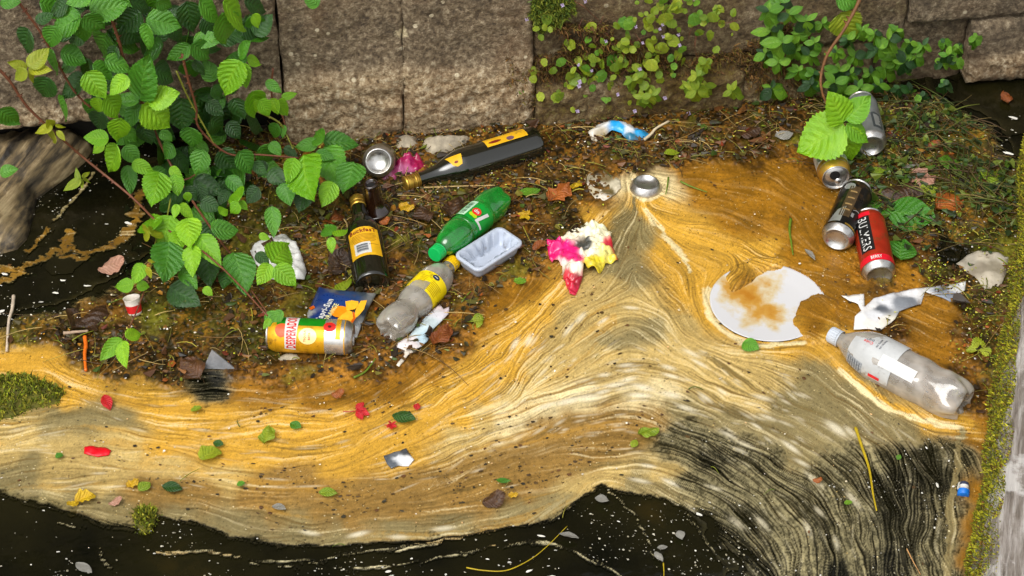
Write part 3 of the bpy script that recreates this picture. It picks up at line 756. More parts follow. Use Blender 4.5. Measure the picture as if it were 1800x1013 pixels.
def leaf_mat(name, dark, light, vein, rough=0.42, transl=0.25, spots=0.0, vamt=0.26):
    m, nt, b = new_mat(name)
    uv = nt.nodes.new('ShaderNodeUVMap'); sp_ = nt.nodes.new('ShaderNodeSeparateXYZ'); nt.links.new(uv.outputs[0], sp_.inputs[0])
    tc = nt.nodes.new('ShaderNodeTexCoord').outputs['Object']
    oi = nt.nodes.new('ShaderNodeObjectInfo').outputs['Random']
    au = math_n(nt, 'ABSOLUTE', math_n(nt, 'MULTIPLY_ADD', sp_.outputs[0], 2.0, -1.0))
    lat = math_n(nt, 'FRACT', math_n(nt, 'MULTIPLY_ADD', au, -2.1, math_n(nt, 'MULTIPLY', sp_.outputs[1], 7.0)))
    tri = math_n(nt, 'ABSOLUTE', math_n(nt, 'SUBTRACT', lat, 0.5))
    veins = math_n(nt, 'MAXIMUM', ramp(nt, tri, [(0.0, 0.8), (0.10, 0.0)]), ramp(nt, au, [(0.03, 1.0), (0.07, 0.0)]))
    nz = noise_n(nt, 5, 5, tc)
    f = math_n(nt, 'ADD', math_n(nt, 'MULTIPLY', oi, 0.55), math_n(nt, 'MULTIPLY', nz, 0.5))
    base = ramp(nt, f, [(0.2, dark), (0.85, light)])
    # plump tissue between the veins is a touch brighter
    base = mixc(nt, math_n(nt, 'MULTIPLY', tri, vamt * 0.8), base, light)
    base = mixc(nt, ramp(nt, noise_n(nt, 3.1, 4, tc), [(0.42, 0.45), (0.6, 0.0)]), base, dark)
    base = mixc(nt, ramp(nt, noise_n(nt, 22, 5, tc, 0.7), [(0.64, 0.0), (0.72, 0.5)]), base, vein)
    base = mixc(nt, math_n(nt, 'MULTIPLY', veins, vamt), base, vein)
    if spots:
        base = mixc(nt, ramp(nt, noise_n(nt, 9, 6, tc, 0.7), [(0.60, 0.0), (0.68, spots)]), base, C(150, 110, 40))
    nt.links.new(base, b.inputs['Base Color'])
    b.inputs['Roughness'].default_value = rough
    b.inputs['Coat Weight'].default_value = 0.25; b.inputs['Coat Roughness'].default_value = 0.3
    hgt = math_n(nt, 'ADD', math_n(nt, 'MULTIPLY', tri, 0.7), math_n(nt, 'MULTIPLY', noise_n(nt, 40, 3, tc), 0.5))
    nt.links.new(bump_n(nt, hgt, 0.4, 0.03), b.inputs['Normal'])
    tr = nt.nodes.new('ShaderNodeBsdfTranslucent'); nt.links.new(mixc(nt, 0.35, base, C(170, 190, 20)), tr.inputs[0])
    mx = nt.nodes.new('ShaderNodeMixShader'); mx.inputs[0].default_value = transl
    out = nt.nodes['Material Output']
    nt.links.new(b.outputs[0], mx.inputs[1]); nt.links.new(tr.outputs[0], mx.inputs[2]); nt.links.new(mx.outputs[0], out.inputs[0])
    return m
LM = {
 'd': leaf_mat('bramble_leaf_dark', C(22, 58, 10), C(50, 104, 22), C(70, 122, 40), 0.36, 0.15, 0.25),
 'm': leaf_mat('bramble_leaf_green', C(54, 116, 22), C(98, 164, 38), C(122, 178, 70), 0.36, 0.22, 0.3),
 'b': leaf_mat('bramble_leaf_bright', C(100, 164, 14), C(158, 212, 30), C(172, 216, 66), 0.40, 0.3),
 'y': leaf_mat('bramble_leaf_young', C(140, 156, 20), C(198, 196, 40), C(170, 150, 50), 0.45, 0.3),
 'h': leaf_mat('herb_leaf', C(66, 124, 18), C(134, 182, 40), C(156, 192, 84), 0.42, 0.28),
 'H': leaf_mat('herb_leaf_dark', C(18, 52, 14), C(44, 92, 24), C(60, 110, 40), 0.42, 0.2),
 't': leaf_mat('toadflax_leaf', C(96, 132, 14), C(168, 178, 30), C(170, 180, 70), 0.45, 0.28),
 'br': leaf_mat('rotting_brown_leaf', C(48, 30, 14), C(98, 58, 22), C(110, 74, 36), 0.4, 0.1, 0.6, 0.12),
 'or': leaf_mat('orange_dead_leaf', C(120, 58, 14), C(186, 100, 28), C(196, 130, 66), 0.45, 0.15, 0.5, 0.15),
 'ye': leaf_mat('yellow_dead_leaf', C(196, 150, 10), C(232, 196, 30), C(214, 170, 40), 0.45, 0.2, 0.35, 0.15),
 'gy': leaf_mat('green_yellow_leaf', C(110, 140, 16), C(176, 186, 40), C(200, 190, 80), 0.4, 0.2, 0.5, 0.25),
 'pk': leaf_mat('pinkish_dead_leaf', C(150, 100, 80), C(196, 150, 124), C(170, 120, 90), 0.55, 0.1, 0.5),
 'wh': leaf_mat('white_feather', C(120, 117, 108), C(168, 164, 154), C(150, 142, 130), 0.6, 0.2, 0.0, 0.2),
 'rd': leaf_mat('red_petal', C(176, 8, 22), C(226, 24, 40), C(150, 10, 60), 0.4, 0.2),
 'vi': leaf_mat('violet_petal', C(196, 176, 214), C(226, 212, 236), C(190, 160, 210), 0.5, 0.2),
}
_lv = {}
def leaf_variant(kind, mk):
    k = (kind, mk, rnd.randrange(8))
    if k not in _lv:
        _lv[k] = leaf_mesh(kind, hash(kind) % 7 * 0 + len(kind) * 10 + k[2]); _lv[k].materials.append(LM[mk])
    return _lv[k]
def leaf_at(parent, pb, pt, kind='bramble', mk='m', nrm=None, wid=1.0, name='leaf', pinv=None, tilt=0.35):
    y = (pt - pb); L = y.length
    if L < 1e-5: return None
    y.normalize()
    n = (nrm if nrm is not None else (TOCAM * 1.0 + Vector((0, 0, 0.35)))) + Vector((rnd.uniform(-tilt, tilt), rnd.uniform(-tilt, tilt), rnd.uniform(-tilt, tilt)))
    x = y.cross(n); x.normalize(); n = x.cross(y)
    mw = Matrix(((x.x * L * wid, y.x * L, n.x * L, pb.x), (x.y * L * wid, y.y * L, n.y * L, pb.y), (x.z * L * wid, y.z * L, n.z * L, pb.z), (0, 0, 0, 1)))
    o = bpy.data.objects.new(name, leaf_variant(kind, mk))
    COL.objects.link(o)
    if parent is not None:
        o.parent = parent
        o.matrix_local = Matrix.Translation(-parent.location) @ mw if pinv is None else pinv @ mw
    else:
        o.matrix_world = mw
    return o
def tube(name, pts, r0, r1, mat, parent=None, seg=7, n=6, prick=0, off=None, jit=0.0):
    c = curve_pts(pts, n); V, F = [], []
    N = len(c)
    for i, p in enumerate(c):
        t = (c[min(i + 1, N - 1)] - c[max(i - 1, 0)]).normalized()
        a = t.cross(Vector((0.31, 0.2, 0.93))); a.normalize(); bb = t.cross(a)
        rr = r0 + (r1 - r0) * i / (N - 1)
        rr *= 1 + jit * math.sin(i * 2.3)
        for k in range(seg):
            th = 2 * math.pi * k / seg
            V.append(p + (a * math.cos(th) + bb * math.sin(th)) * rr)
    for i in range(N - 1):
        for k in range(seg):
            F.append((i * seg + k, i * seg + (k + 1) % seg, (i + 1) * seg + (k + 1) % seg, (i + 1) * seg + k))
    F.append(tuple(range(seg))[::-1]); F.append(tuple((N - 1) * seg + k for k in range(seg)))
    for i in range(prick):
        k = rnd.randrange(1, N - 1); p = c[k]; t = (c[k + 1] - c[k - 1]).normalized()
        d = Vector((rnd.uniform(-1, 1), rnd.uniform(-1, 1), rnd.uniform(-1, 1))).cross(t).normalized()
        rr = r0 + (r1 - r0) * k / (N - 1); b0 = len(V)
        V += [p + t * rr + d * rr * 0.7, p - t * rr + d * rr * 0.7, p + d * (rr * 3.2) - t * rr * 0.8, p + d.cross(t) * rr * 0.6 + d * rr * 0.6]
        F += [(b0, b0 + 1, b0 + 2), (b0 + 1, b0 + 3, b0 + 2), (b0 + 3, b0, b0 + 2)]
    o0 = off if off is not None else (parent.location if parent is not None else Vector((0, 0, 0)))
    return link(name, pymesh(name, [v - o0 for v in V], F), mat, parent)
CANE = M('bramble_cane', C(112, 66, 44), 0.5, var=0.35, vscale=80, bump=0.3)
CANEG = M('bramble_cane_green', C(128, 130, 46), 0.5, var=0.3, vscale=80)
STEMB = M('brown_stem', C(116, 76, 40), 0.6, var=0.35, vscale=90, bump=0.4)
def PB(px, py, off=0.15, zmin=0.07, fwd=0.0):
    p = PW(px, py, off)
    if p.z < zmin: p = P(px, py, zmin)
    return p + (CAMPOS - p).normalized() * fwd

bram = thing('bramble_bush', 'large bramble bush with red brown canes overhanging the water on the left', 'bush', PB(330, 120, 0.05))
# x0 y0 x1 y1 : stalk -> tip in photo pixels, colour class, (width factor)
def z1(L, ox, oy): return [(a[0] / 4 + ox, a[1] / 4 + oy, a[2] / 4 + ox, a[3] / 4 + oy, a[4], a[5] if len(a) > 5 else 1.0) for a in L]
BL = z1([(640,-30,450,30,'m'),(630,70,900,20,'m'),(568,105,345,250,'m',1.1),(590,110,762,232,'m'),(585,130,590,325,'m',.85),(395,190,350,335,'m'),(200,205,160,375,'d',1.2),
 (190,482,35,430,'y',.8),(195,470,330,345,'y',1.0),(200,490,352,492,'y',.75),(190,495,88,562,'y',.9),(205,500,250,592,'y',.9),(425,370,622,440,'m',1.05),(740,235,715,395,'d',1.15),(990,90,800,225,'d',1.1),
 (1030,130,1258,195,'m',1.05),(1030,165,1035,335,'m',.8),(910,0,1065,70,'d',1.1),(1100,10,1222,65,'m'),(1310,10,1370,243,'d',1.1),(1400,0,1530,140,'m'),(1570,10,1735,195,'b',1.05),(1570,90,1600,295,'m',.9),
 (1358,290,1605,260,'m',.8),(1350,310,1502,432,'m',.9),(1345,320,1185,415,'m',.8),(1680,400,1755,270,'m',.9),(1690,430,1575,675,'b',.95),(1710,445,1735,635,'b',.8),(1735,410,1830,450,'b'),(1375,420,1430,560,'d'),
 (1150,310,975,415,'d'),(735,420,942,500,'m',.9),(650,460,815,555,'m',.9),(605,505,735,690,'b'),(905,545,765,670,'b'),(985,700,1022,435,'m',.8),(1040,715,1275,640,'b',.95),(745,675,840,832,'b'),(700,690,672,800,'b',.9),
 (975,715,795,680,'m',.8),(985,735,890,895,'m',.9),(1000,735,1185,885,'b'),(1275,690,1280,905,'d',1.15),(595,530,430,675,'d'),(345,550,285,700,'d',1.1),(440,670,452,855,'m',.75),(370,355,375,560,'m',.8),(640,695,628,815,'d'),
 (720,795,680,940,'d',1.2),(845,830,830,1003,'b',.85),(765,975,612,960,'b'),(370,900,235,922,'y',.8),(370,890,335,850,'y'),(390,890,475,890,'y',.7),(370,920,355,1015,'y',.85),(400,920,465,1000,'y',.7),(-10,770,125,860,'m'),
 (1330,895,1360,1050,'m',1.1),(1000,890,1060,1020,'d',1.1),(1450,715,1560,800,'d'),(1640,690,1720,850,'d'),(1600,860,1700,990,'d',1.1),(1780,640,1800,830,'b',.9),(0,20,140,10,'m'),(250,150,380,90,'d'),(880,900,960,1000,'d'),(1130,920,1220,1010,'m'),
 (1500,600,1560,700,'d'),(1480,830,1560,920,'d',1.2),(480,20,330,110,'d'),(1180,150,1290,300,'d',1.2),(820,330,760,470,'d',1.2),(560,430,640,520,'d',1.2),(1080,480,1210,560,'d',1.3),(860,180,980,300,'d',1.3),(1430,120,1520,260,'d',1.2),(680,10,800,140,'d',1.2)], 0, 0)
BL += z1([(735,0,632,75,'b'),(825,10,752,195,'b',.85),(870,20,965,125,'m'),(895,150,918,332,'m',.75),(930,130,1075,205,'m',.8),(1215,0,1145,115,'m',1.1),(1430,40,1375,215,'m',1.05),(1230,85,1340,215,'d'),(1550,40,1655,165,'d',1.1),
 (1680,50,1758,190,'m'),(1120,200,1080,405,'b',.95),(1195,165,1275,232,'b'),(1225,215,1255,375,'b',.95),(1310,340,1325,405,'b'),(1245,425,1225,527,'b',.7),(1262,425,1355,518,'b',.85),(1058,625,1050,508,'b',.85),(1052,632,955,615,'y',.85),
 (1062,640,1145,608,'y',.8),(1200,505,1125,705,'b',1.0),(1320,525,1345,735,'b',.95),(1255,615,1230,785,'b',.8),(1400,640,1560,860,'b',.9),(1345,715,1350,955,'b',.75),(1190,690,1145,970,'m',.95),(1450,770,1475,1020,'d',.95),
 (1482,590,1695,605,'m',.95),(1365,250,1545,340,'d'),(1395,285,1420,405,'d'),(1415,400,1565,480,'d',1.1),(1540,490,1605,455,'b'),(1690,385,1605,350,'b'),(1690,400,1745,475,'b'),(1680,415,1615,495,'b'),(1640,765,1725,1010,'m',.95),
 (1005,840,935,990,'b',.8),(1040,825,1095,828,'y',.7),(1040,865,1055,945,'y',.7),(940,990,815,1010,'b',.9),(960,995,1052,1010,'b'),(560,280,530,170,'gy',.6),(580,240,628,190,'gy',.6),(570,250,460,320,'gy',.55),(580,245,635,270,'gy',.5),(570,250,580,325,'gy',.6),
 (0,210,125,170,'m',.9),(1300,300,1380,390,'d'),(1600,330,1540,420,'d'),(1200,790,1300,890,'d'),(1280,880,1380,1000,'m'),(1600,900,1570,1010,'d')], 0, 253)
BL += z1([(860,360,725,495,'b',.8),(880,340,1018,310,'b',.85),(862,372,885,572,'b',.75),(1190,90,1400,60,'d',1.0),(1430,0,1500,60,'m')], 0, 506)
BL += z1([(100,-10,170,75,'m'),(480,20,565,225,'m',1.0),(340,80,385,342,'b',.95),(270,100,222,255,'b',.8),(190,275,245,445,'m',1.0),(60,120,10,245,'d'),(100,180,200,290,'d',1.1),(690,130,615,320,'m',.95),(605,115,570,200,'d'),(545,270,470,425,'m',1.1),
 (350,320,300,475,'d',1.1),(110,440,135,655,'m',.85),(530,645,478,575,'m',.9),(552,650,635,598,'b',.9),(530,655,532,765,'b',.8),(110,835,258,680,'b',1.05),(100,845,0,1010,'b',1.0),(130,865,300,1010,'b',.95),(0,770,95,855,'d',1.0),(20,640,90,665,'m'),
 (470,-20,770,-5,'m',.85),(470,-10,390,-110,'m',.9),(440,-10,290,20,'m',.8),(420,60,560,110,'m',.9),(380,250,450,330,'d',1.1),(30,20,120,130,'d',1.2),(240,250,310,340,'d'),(200,20,290,90,'d')], 450, 253)
BL += z1([(90,190,0,240,'d'),(70,570,200,660,'m',.9),(30,700,100,820,'b',.9),(5,700,-40,810,'b',.8),(180,690,300,650,'b',.8),(160,700,240,835,'b',.8),(110,690,150,800,'b',.8),(150,870,100,1000,'m',.9),(200,880,180,990,'m',.8),(-20,100,20,190,'b')], 450, 0)
BL += [(470,548,495,585,'m',.8),(495,545,475,580,'m',.8),(475,560,462,580,'b',.8),(298,505,350,535,'d',1.0),(455,330,430,360,'d',1.1),(445,285,470,310,'d',1.0),(400,310,430,340,'d',1.0),(560,10,535,-10,'m',1.0)]
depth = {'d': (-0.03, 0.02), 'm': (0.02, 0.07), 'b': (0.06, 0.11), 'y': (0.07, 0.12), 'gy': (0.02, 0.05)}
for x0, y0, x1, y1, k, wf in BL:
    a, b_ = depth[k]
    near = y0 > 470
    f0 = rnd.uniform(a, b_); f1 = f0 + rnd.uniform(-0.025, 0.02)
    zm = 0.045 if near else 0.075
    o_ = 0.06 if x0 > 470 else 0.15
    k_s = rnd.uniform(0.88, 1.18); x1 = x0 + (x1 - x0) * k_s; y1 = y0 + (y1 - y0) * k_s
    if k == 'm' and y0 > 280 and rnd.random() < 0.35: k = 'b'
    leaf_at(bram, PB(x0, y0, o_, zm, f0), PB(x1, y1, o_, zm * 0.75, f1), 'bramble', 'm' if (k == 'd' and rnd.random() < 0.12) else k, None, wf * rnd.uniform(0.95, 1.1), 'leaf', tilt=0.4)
# mostly darker leaves deeper in the bush
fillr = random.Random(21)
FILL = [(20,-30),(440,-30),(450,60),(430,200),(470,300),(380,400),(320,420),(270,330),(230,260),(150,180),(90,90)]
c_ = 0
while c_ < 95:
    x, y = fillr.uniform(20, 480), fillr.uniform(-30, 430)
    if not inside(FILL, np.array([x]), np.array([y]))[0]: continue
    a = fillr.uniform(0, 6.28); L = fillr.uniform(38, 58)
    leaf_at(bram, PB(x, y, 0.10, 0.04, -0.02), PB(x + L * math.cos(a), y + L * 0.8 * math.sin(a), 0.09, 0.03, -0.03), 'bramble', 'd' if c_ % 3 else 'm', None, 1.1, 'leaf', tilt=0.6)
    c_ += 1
def cane(pl, r0=0.003, r1=0.0016, mat=None, prick=25, fwd=0.03, off=0.15, zm=0.06):
    return tube('cane', [PB(x, y, off, zm, fwd) for x, y in pl], r0, r1, mat or CANE, bram, 6, 5, prick)
cane([(-30,95),(15,140),(50,190),(110,245),(155,284),(230,345),(285,398),(340,430),(400,480),(470,555)], 0.0032, 0.0016, None, 60, 0.08)
cane([(30,0),(70,55),(95,100),(130,160),(160,190)], 0.0028, 0.002)
cane([(195,30),(210,75),(218,105),(250,180),(290,270),(330,340),(370,400),(400,440),(440,480)], 0.0034, 0.002, None, 40, 0.0)
cane([(320,95),(332,145),(345,190),(350,225),(400,270),(455,272),(525,278)], 0.003, 0.0018, None, 30, 0.03)
cane([(310,125),(330,170),(355,215),(380,260)], 0.0022, 0.0016, CANEG, 12, 0.03)
cane([(450,195),(490,215),(505,240),(515,262)], 0.0022, 0.0014, CANEG, 8, 0.03, 0.06)
cane([(480,120),(478,170),(497,205),(512,250),(560,255)], 0.0022, 0.0014, CANE, 10, 0.01, 0.06)
cane([(300,350),(290,395),(275,420),(265,470),(250,490),(235,500)], 0.0016, 0.001, CANEG, 6, 0.08)
cane([(258,500),(235,560),(215,595)], 0.0016, 0.001, CANE, 6, 0.05, 0.15, 0.05)
cane([(420,480),(470,550)], 0.0016, 0.001, CANE, 4, 0.02, 0.06, 0.05)
cane([(260,352),(300,320),(330,315),(352,300)], 0.002, 0.0014, CANE, 8, 0.02)

# ------------------------------------------------------------------ hanging bramble shoot on the right
shoot = thing('bramble_shoot', 'single brown bramble shoot hanging down with a large bright green leaf over the cans', 'shoot', PW(1510, 5, 0.05))
def PR(x, y, off=0.14, f=0.0):
    p = PW(x, y, off); return p + (CAMPOS - p).normalized() * f
tube('stem', [PR(1525, -40, 0.05), PR(1510, 2, 0.07), PR(1485, 50, 0.1), PR(1455, 95, 0.12), PR(1443, 135, 0.14), PR(1446, 165, 0.18), PR(1460, 193, 0.24), PR(1484, 220, 0.29)], 0.0042, 0.002, STEMB, shoot, 7, 6, 14, jit=0.12)
for a in [(1484,220,1398,266,'b',1.0),(1482,216,1462,166,'b',.95),(1488,212,1530,168,'b',.85),(1488,222,1502,292,'b',.75),(1488,218,1528,250,'b',.8),(1478,22,1500,72,'gy',1.0),(1470,-8,1512,10,'m',1.0)]:
    if a[1] > 100: leaf_at(shoot, PR(a[0], a[1], .29), PR(a[2], a[3], .29, rnd.uniform(-.02, .02)), 'bramble', a[4], None, a[5] * 1.25, 'leaf', tilt=0.1)
    else: leaf_at(shoot, PR(a[0], a[1], .06), PR(a[2], a[3], .06), 'bramble', a[4], None, a[5] * 1.2, 'leaf')

# ------------------------------------------------------------------ leafy herbs rooted in the wall joints
HERBS = [
 ('tall leafy weed with long leaves at the left of the wall herbs', [(1355,55,34),(1375,75,32),(1387,25,26),(1372,5,28),(1357,155,24),(1352,20,28),(1368,110,26),(1345,95,22)]),
 ('leafy green weed just left of the brown bramble shoot', [(1404,125,22),(1422,97,22),(1432,75,18),(1417,37,22),(1445,42,18),(1405,60,20),(1430,130,18),(1400,90,18),(1425,150,20)]),
 ('leafy green weed just right of the brown bramble shoot', [(1475,125,26),(1470,92,18),(1467,145,24),(1502,100,22),(1510,155,26),(1490,70,20),(1515,55,20),(1480,160,22),(1495,130,20),(1530,130,18)]),
 ('bright leafy weed with rounded leaves under the stone crack', [(1575,102,32),(1537,60,18),(1562,70,24),(1575,55,18),(1590,110,26),(1545,85,24),(1622,80,20),(1600,75,18),(1555,120,22),(1610,100,18)]),
 ('small rounded weed beside the right hand stone', [(1667,97,18),(1660,75,14),(1685,85,12),(1657,110,14),(1680,108,13),(1715,67,12),(1713,72,10)]),
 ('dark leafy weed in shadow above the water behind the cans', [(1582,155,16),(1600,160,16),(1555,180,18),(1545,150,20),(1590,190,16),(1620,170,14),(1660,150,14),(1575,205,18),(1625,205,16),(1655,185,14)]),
 ('yellow green weed with pointed leaves at the foot of the wall', [(1225,158,24),(1240,150,18),(1225,135,16),(1210,150,16),(1240,112,14),(1287,160,20),(1130,172,22),(1112,142,18),(1145,168,20)]),
]
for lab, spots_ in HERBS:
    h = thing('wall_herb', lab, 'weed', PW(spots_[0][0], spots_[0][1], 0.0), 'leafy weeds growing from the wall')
    dark = 'shadow' in lab  # shadow put into the leaf colour: mostly the dark leaf here
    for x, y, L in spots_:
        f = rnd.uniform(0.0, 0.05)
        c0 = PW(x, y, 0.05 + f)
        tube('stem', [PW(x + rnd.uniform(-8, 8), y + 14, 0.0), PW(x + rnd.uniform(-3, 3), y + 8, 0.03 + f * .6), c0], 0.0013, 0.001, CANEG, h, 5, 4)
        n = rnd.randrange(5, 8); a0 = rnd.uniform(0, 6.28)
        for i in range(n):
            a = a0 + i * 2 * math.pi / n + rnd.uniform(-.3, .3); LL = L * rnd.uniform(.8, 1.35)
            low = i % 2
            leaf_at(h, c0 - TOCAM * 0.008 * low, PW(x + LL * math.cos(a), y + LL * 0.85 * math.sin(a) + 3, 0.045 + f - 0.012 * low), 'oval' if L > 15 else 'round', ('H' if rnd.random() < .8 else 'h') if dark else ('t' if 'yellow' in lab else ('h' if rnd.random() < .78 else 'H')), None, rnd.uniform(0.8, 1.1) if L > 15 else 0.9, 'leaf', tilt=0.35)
# ------------------------------------------------------------------ trailing toadflax
toad = thing('trailing_toadflax', 'trailing plant with small round lime leaves and lilac flowers on mossy stone', 'plant', PW(1080, 120, 0))
tr_ = random.Random(9)
def tdens(x, y):
    return max(1 - ((x - 1110) / 150) ** 2 - ((y - 110) / 75) ** 2, 0.8 * (1 - ((x - 1190) / 120) ** 2 - ((y - 40) / 70) ** 2), 0.45 * (1 - ((x - 1000) / 90) ** 2 - ((y - 150) / 60) ** 2), 0.7 * (1 - ((x - 945) / 40) ** 2 - ((y - 45) / 22) ** 2))
cnt = 0
while cnt < 215:
    x, y = tr_.uniform(915, 1330), tr_.uniform(-10, 215)
    if tr_.random() > tdens(x, y) + 0.05: continue
    L = tr_.uniform(8, 17) if tr_.random() < .8 else tr_.uniform(16, 24); a = tr_.uniform(0, 6.28); o_ = tr_.uniform(0.02, 0.05)
    leaf_at(toad, PW(x, y, o_), PW(x + L * math.cos(a), y + L * .9 * math.sin(a), o_), 'round' if tr_.random() < .85 else 'oval', tr_.choice(['t', 't', 't', 'h', 'gy']), None, tr_.uniform(.95, 1.2), 'leaf', tilt=0.5)
    cnt += 1
for i in range(26):
    x0, y0 = tr_.uniform(980, 1270), tr_.uniform(0, 170); a = tr_.uniform(0.3, 2.8)
    pts = [PW(x0, y0, 0.015)]
    for k in range(3):
        x0 += 22 * math.cos(a); y0 += 16 * math.sin(a); a += tr_.uniform(-.5, .5); pts.append(PW(x0, y0, tr_.uniform(0.015, 0.035)))
    tube('runner', pts, 0.0008, 0.0006, CANE, toad, 4, 4)
def flower(parent, x, y, off, L, mk='vi', n=4):
    c0 = PW(x, y, off)
    for i in range(n):
        a = i * 2 * math.pi / n + .4
        leaf_at(parent, c0, PW(x + L * math.cos(a), y + L * math.sin(a), off + .004), 'oval', mk, None, 1.3, 'petal', tilt=0.2)
for x, y in [(989,10),(926,35),(1029,3),(1118,48),(1165,44),(1160,52),(1065,73),(1130,76),(1195,80),(1040,125),(1017,115),(1019,145),(1018,152),(1086,167),(1169,173),(1125,122),(1193,62),(1166,65),(1015,196),(1116,196),(1211,200)]:
    flower(toad, x, y, 0.05, rnd.uniform(2.6, 4.2))
# ================================================================== LITTER
# ------------------------------------------------------------------ turned bodies (bottles, cans)
def axis_frame(base, tip, roll=0.0, face=None):
    """matrix whose +Z runs base->tip and whose +X faces the camera (turned by roll)"""
    z = (tip - base).normalized(); f = face or TOCAM
    x = (f - z * f.dot(z)).normalized(); y = z.cross(x)
    R = Matrix(((x.x, y.x, z.x, base.x), (x.y, y.y, z.y, base.y), (x.z, y.z, z.z, base.z), (0, 0, 0, 1)))
    return R @ Matrix.Rotation(roll, 4, 'Z')
def lathe(name, prof, mat, parent, seg=48, a0=None, a1=None, dent=0.0, lobes=None):
    """revolve [(r, z)...]; optional sector a0..a1 (radians, 0 = facing the camera); lobes(z)->depth for petaloid feet"""
    V, F = [], []
    full = a0 is None
    n = seg if full else max(int(seg * (a1 - a0) / (2 * math.pi)) + 1, 3)
    cols = n if full else n + 1
    for i, (r, z) in enumerate(prof):
        for k in range(cols):
            th = (2 * math.pi * k / n) if full else a0 + (a1 - a0) * k / n
            rr = r
            if lobes: rr = r * (1 - lobes(z) * (0.5 + 0.5 * math.cos(5 * th)))
            if dent: rr += dent * (float(vnoise(th * 1.3 + 4, z * 40, 3)) - 0.5) * min(1, r * 80)
            V.append((rr * math.cos(th), rr * math.sin(th), z))
    for i in range(len(prof) - 1):
        for k in range(n):
            a = i * cols + k; b_ = i * cols + (k + 1) % cols
            F.append((a, b_, b_ + cols, a + cols))
    return link(name, pymesh(name, V, F), mat, parent)
def text_geo(s, size=1.0, bold=0.02):
    cu = bpy.data.curves.new('t', 'FONT'); cu.body = s; cu.size = size; cu.offset = bold * size; cu.resolution_u = 3; cu.space_character = 1.12
    o = bpy.data.objects.new('t', cu); COL.objects.link(o)
    dg = bpy.context.evaluated_depsgraph_get(); ev = o.evaluated_get(dg); me = ev.to_mesh()
    V = np.array([v.co[:] for v in me.vertices]); F = [tuple(p.vertices) for p in me.polygons]
    ev.to_mesh_clear(); bpy.data.objects.remove(o); bpy.data.curves.remove(cu)
    V[:, 0] -= (V[:, 0].min() + V[:, 0].max()) / 2; V[:, 1] -= (V[:, 1].min() + V[:, 1].max()) / 2
    return V, F
def prof_r(prof, z):
    zs = [p[1] for p in prof]; rs = [p[0] for p in prof]
    o = np.argsort(zs); return np.interp(z, np.array(zs)[o], np.array(rs)[o])
def text_on(name, s, w, h, prof, zc, ac, mat, parent, mode='round', lift=0.0006, bold=0.02):
    """lettering wrapped on a turned body; mode round: along the girth; down: reads from the cap to the base"""
    V, F = text_geo(s, 1.0, bold)
    V[:, 0] *= w / np.ptp(V[:, 0]); V[:, 1] *= h / np.ptp(V[:, 1])
    if mode == 'round': zz = zc + V[:, 1]; t = V[:, 0]
    elif mode == 'down': zz = zc - V[:, 0]; t = V[:, 1]
    else: zz = zc + V[:, 0]; t = -V[:, 1]
    r = prof_r(prof, zz) + lift; th = ac + t / r
    return link(name, pymesh(name, np.column_stack([r * np.cos(th), r * np.sin(th), zz]), F, False), mat, parent)
def patch_on(name, outline, prof, zc, ac, mat, parent, lift=0.0004):
    """flat print of any outline [(girth, along)...] wrapped on a turned body"""
    res = 0.004; xs = [p[0] for p in outline]; ys = [p[1] for p in outline]
    pts = [Vector(p) for p in dens(outline, res)]; nb = len(pts)
    gx_, gy_ = np.meshgrid(np.arange(min(xs) + res / 2, max(xs), res), np.arange(min(ys) + res / 2, max(ys), res))
    ok = inside(outline, gx_, gy_) & (polydist(outline, gx_, gy_, True) > res * 0.4)
    pts += [Vector(p) for p in zip(gx_[ok], gy_[ok])]
    out = delaunay_2d_cdt(pts, [(i, (i + 1) % nb) for i in range(nb)], [list(range(nb))], 1, 1e-6)
    V = np.array([v[:] for v in out[0]]); zz = zc + V[:, 1]; r = prof_r(prof, zz) + lift; th = ac + V[:, 0] / r
    return link(name, pymesh(name, np.column_stack([r * np.cos(th), r * np.sin(th), zz]), out[2]), mat, parent)
def dens(poly, res):
    o = []
    for i in range(len(poly)):
        a = Vector(poly[i]); b_ = Vector(poly[(i + 1) % len(poly)]); n = max(1, int((b_ - a).length / res))
        o += [tuple(a + (b_ - a) * k / n) for k in range(n)]
    return o
def ell(cx, cy, rx, ry, n=24): return [(cx + rx * math.cos(2 * math.pi * k / n), cy + ry * math.sin(2 * math.pi * k / n)) for k in range(n)]
def rect(cx, cy, w, h): return [(cx - w / 2, cy - h / 2), (cx + w / 2, cy - h / 2), (cx + w / 2, cy + h / 2), (cx - w / 2, cy + h / 2)]
WHITE = M('white_print', C(206, 205, 200), 0.45, var=0.06)
BLACKP = M('black_print', C(18, 18, 18), 0.4, var=0.1)
ALU = M('bare_aluminium', C(206, 204, 200), 0.28, metal=0.95, var=0.15, vscale=40, dirt=0.4)
GOLDM = M('gold_metal', C(206, 166, 70), 0.32, metal=0.85, var=0.15, dirt=0.2)
DARKHOLE = M('dark_inside', C(16, 14, 12), 0.8)

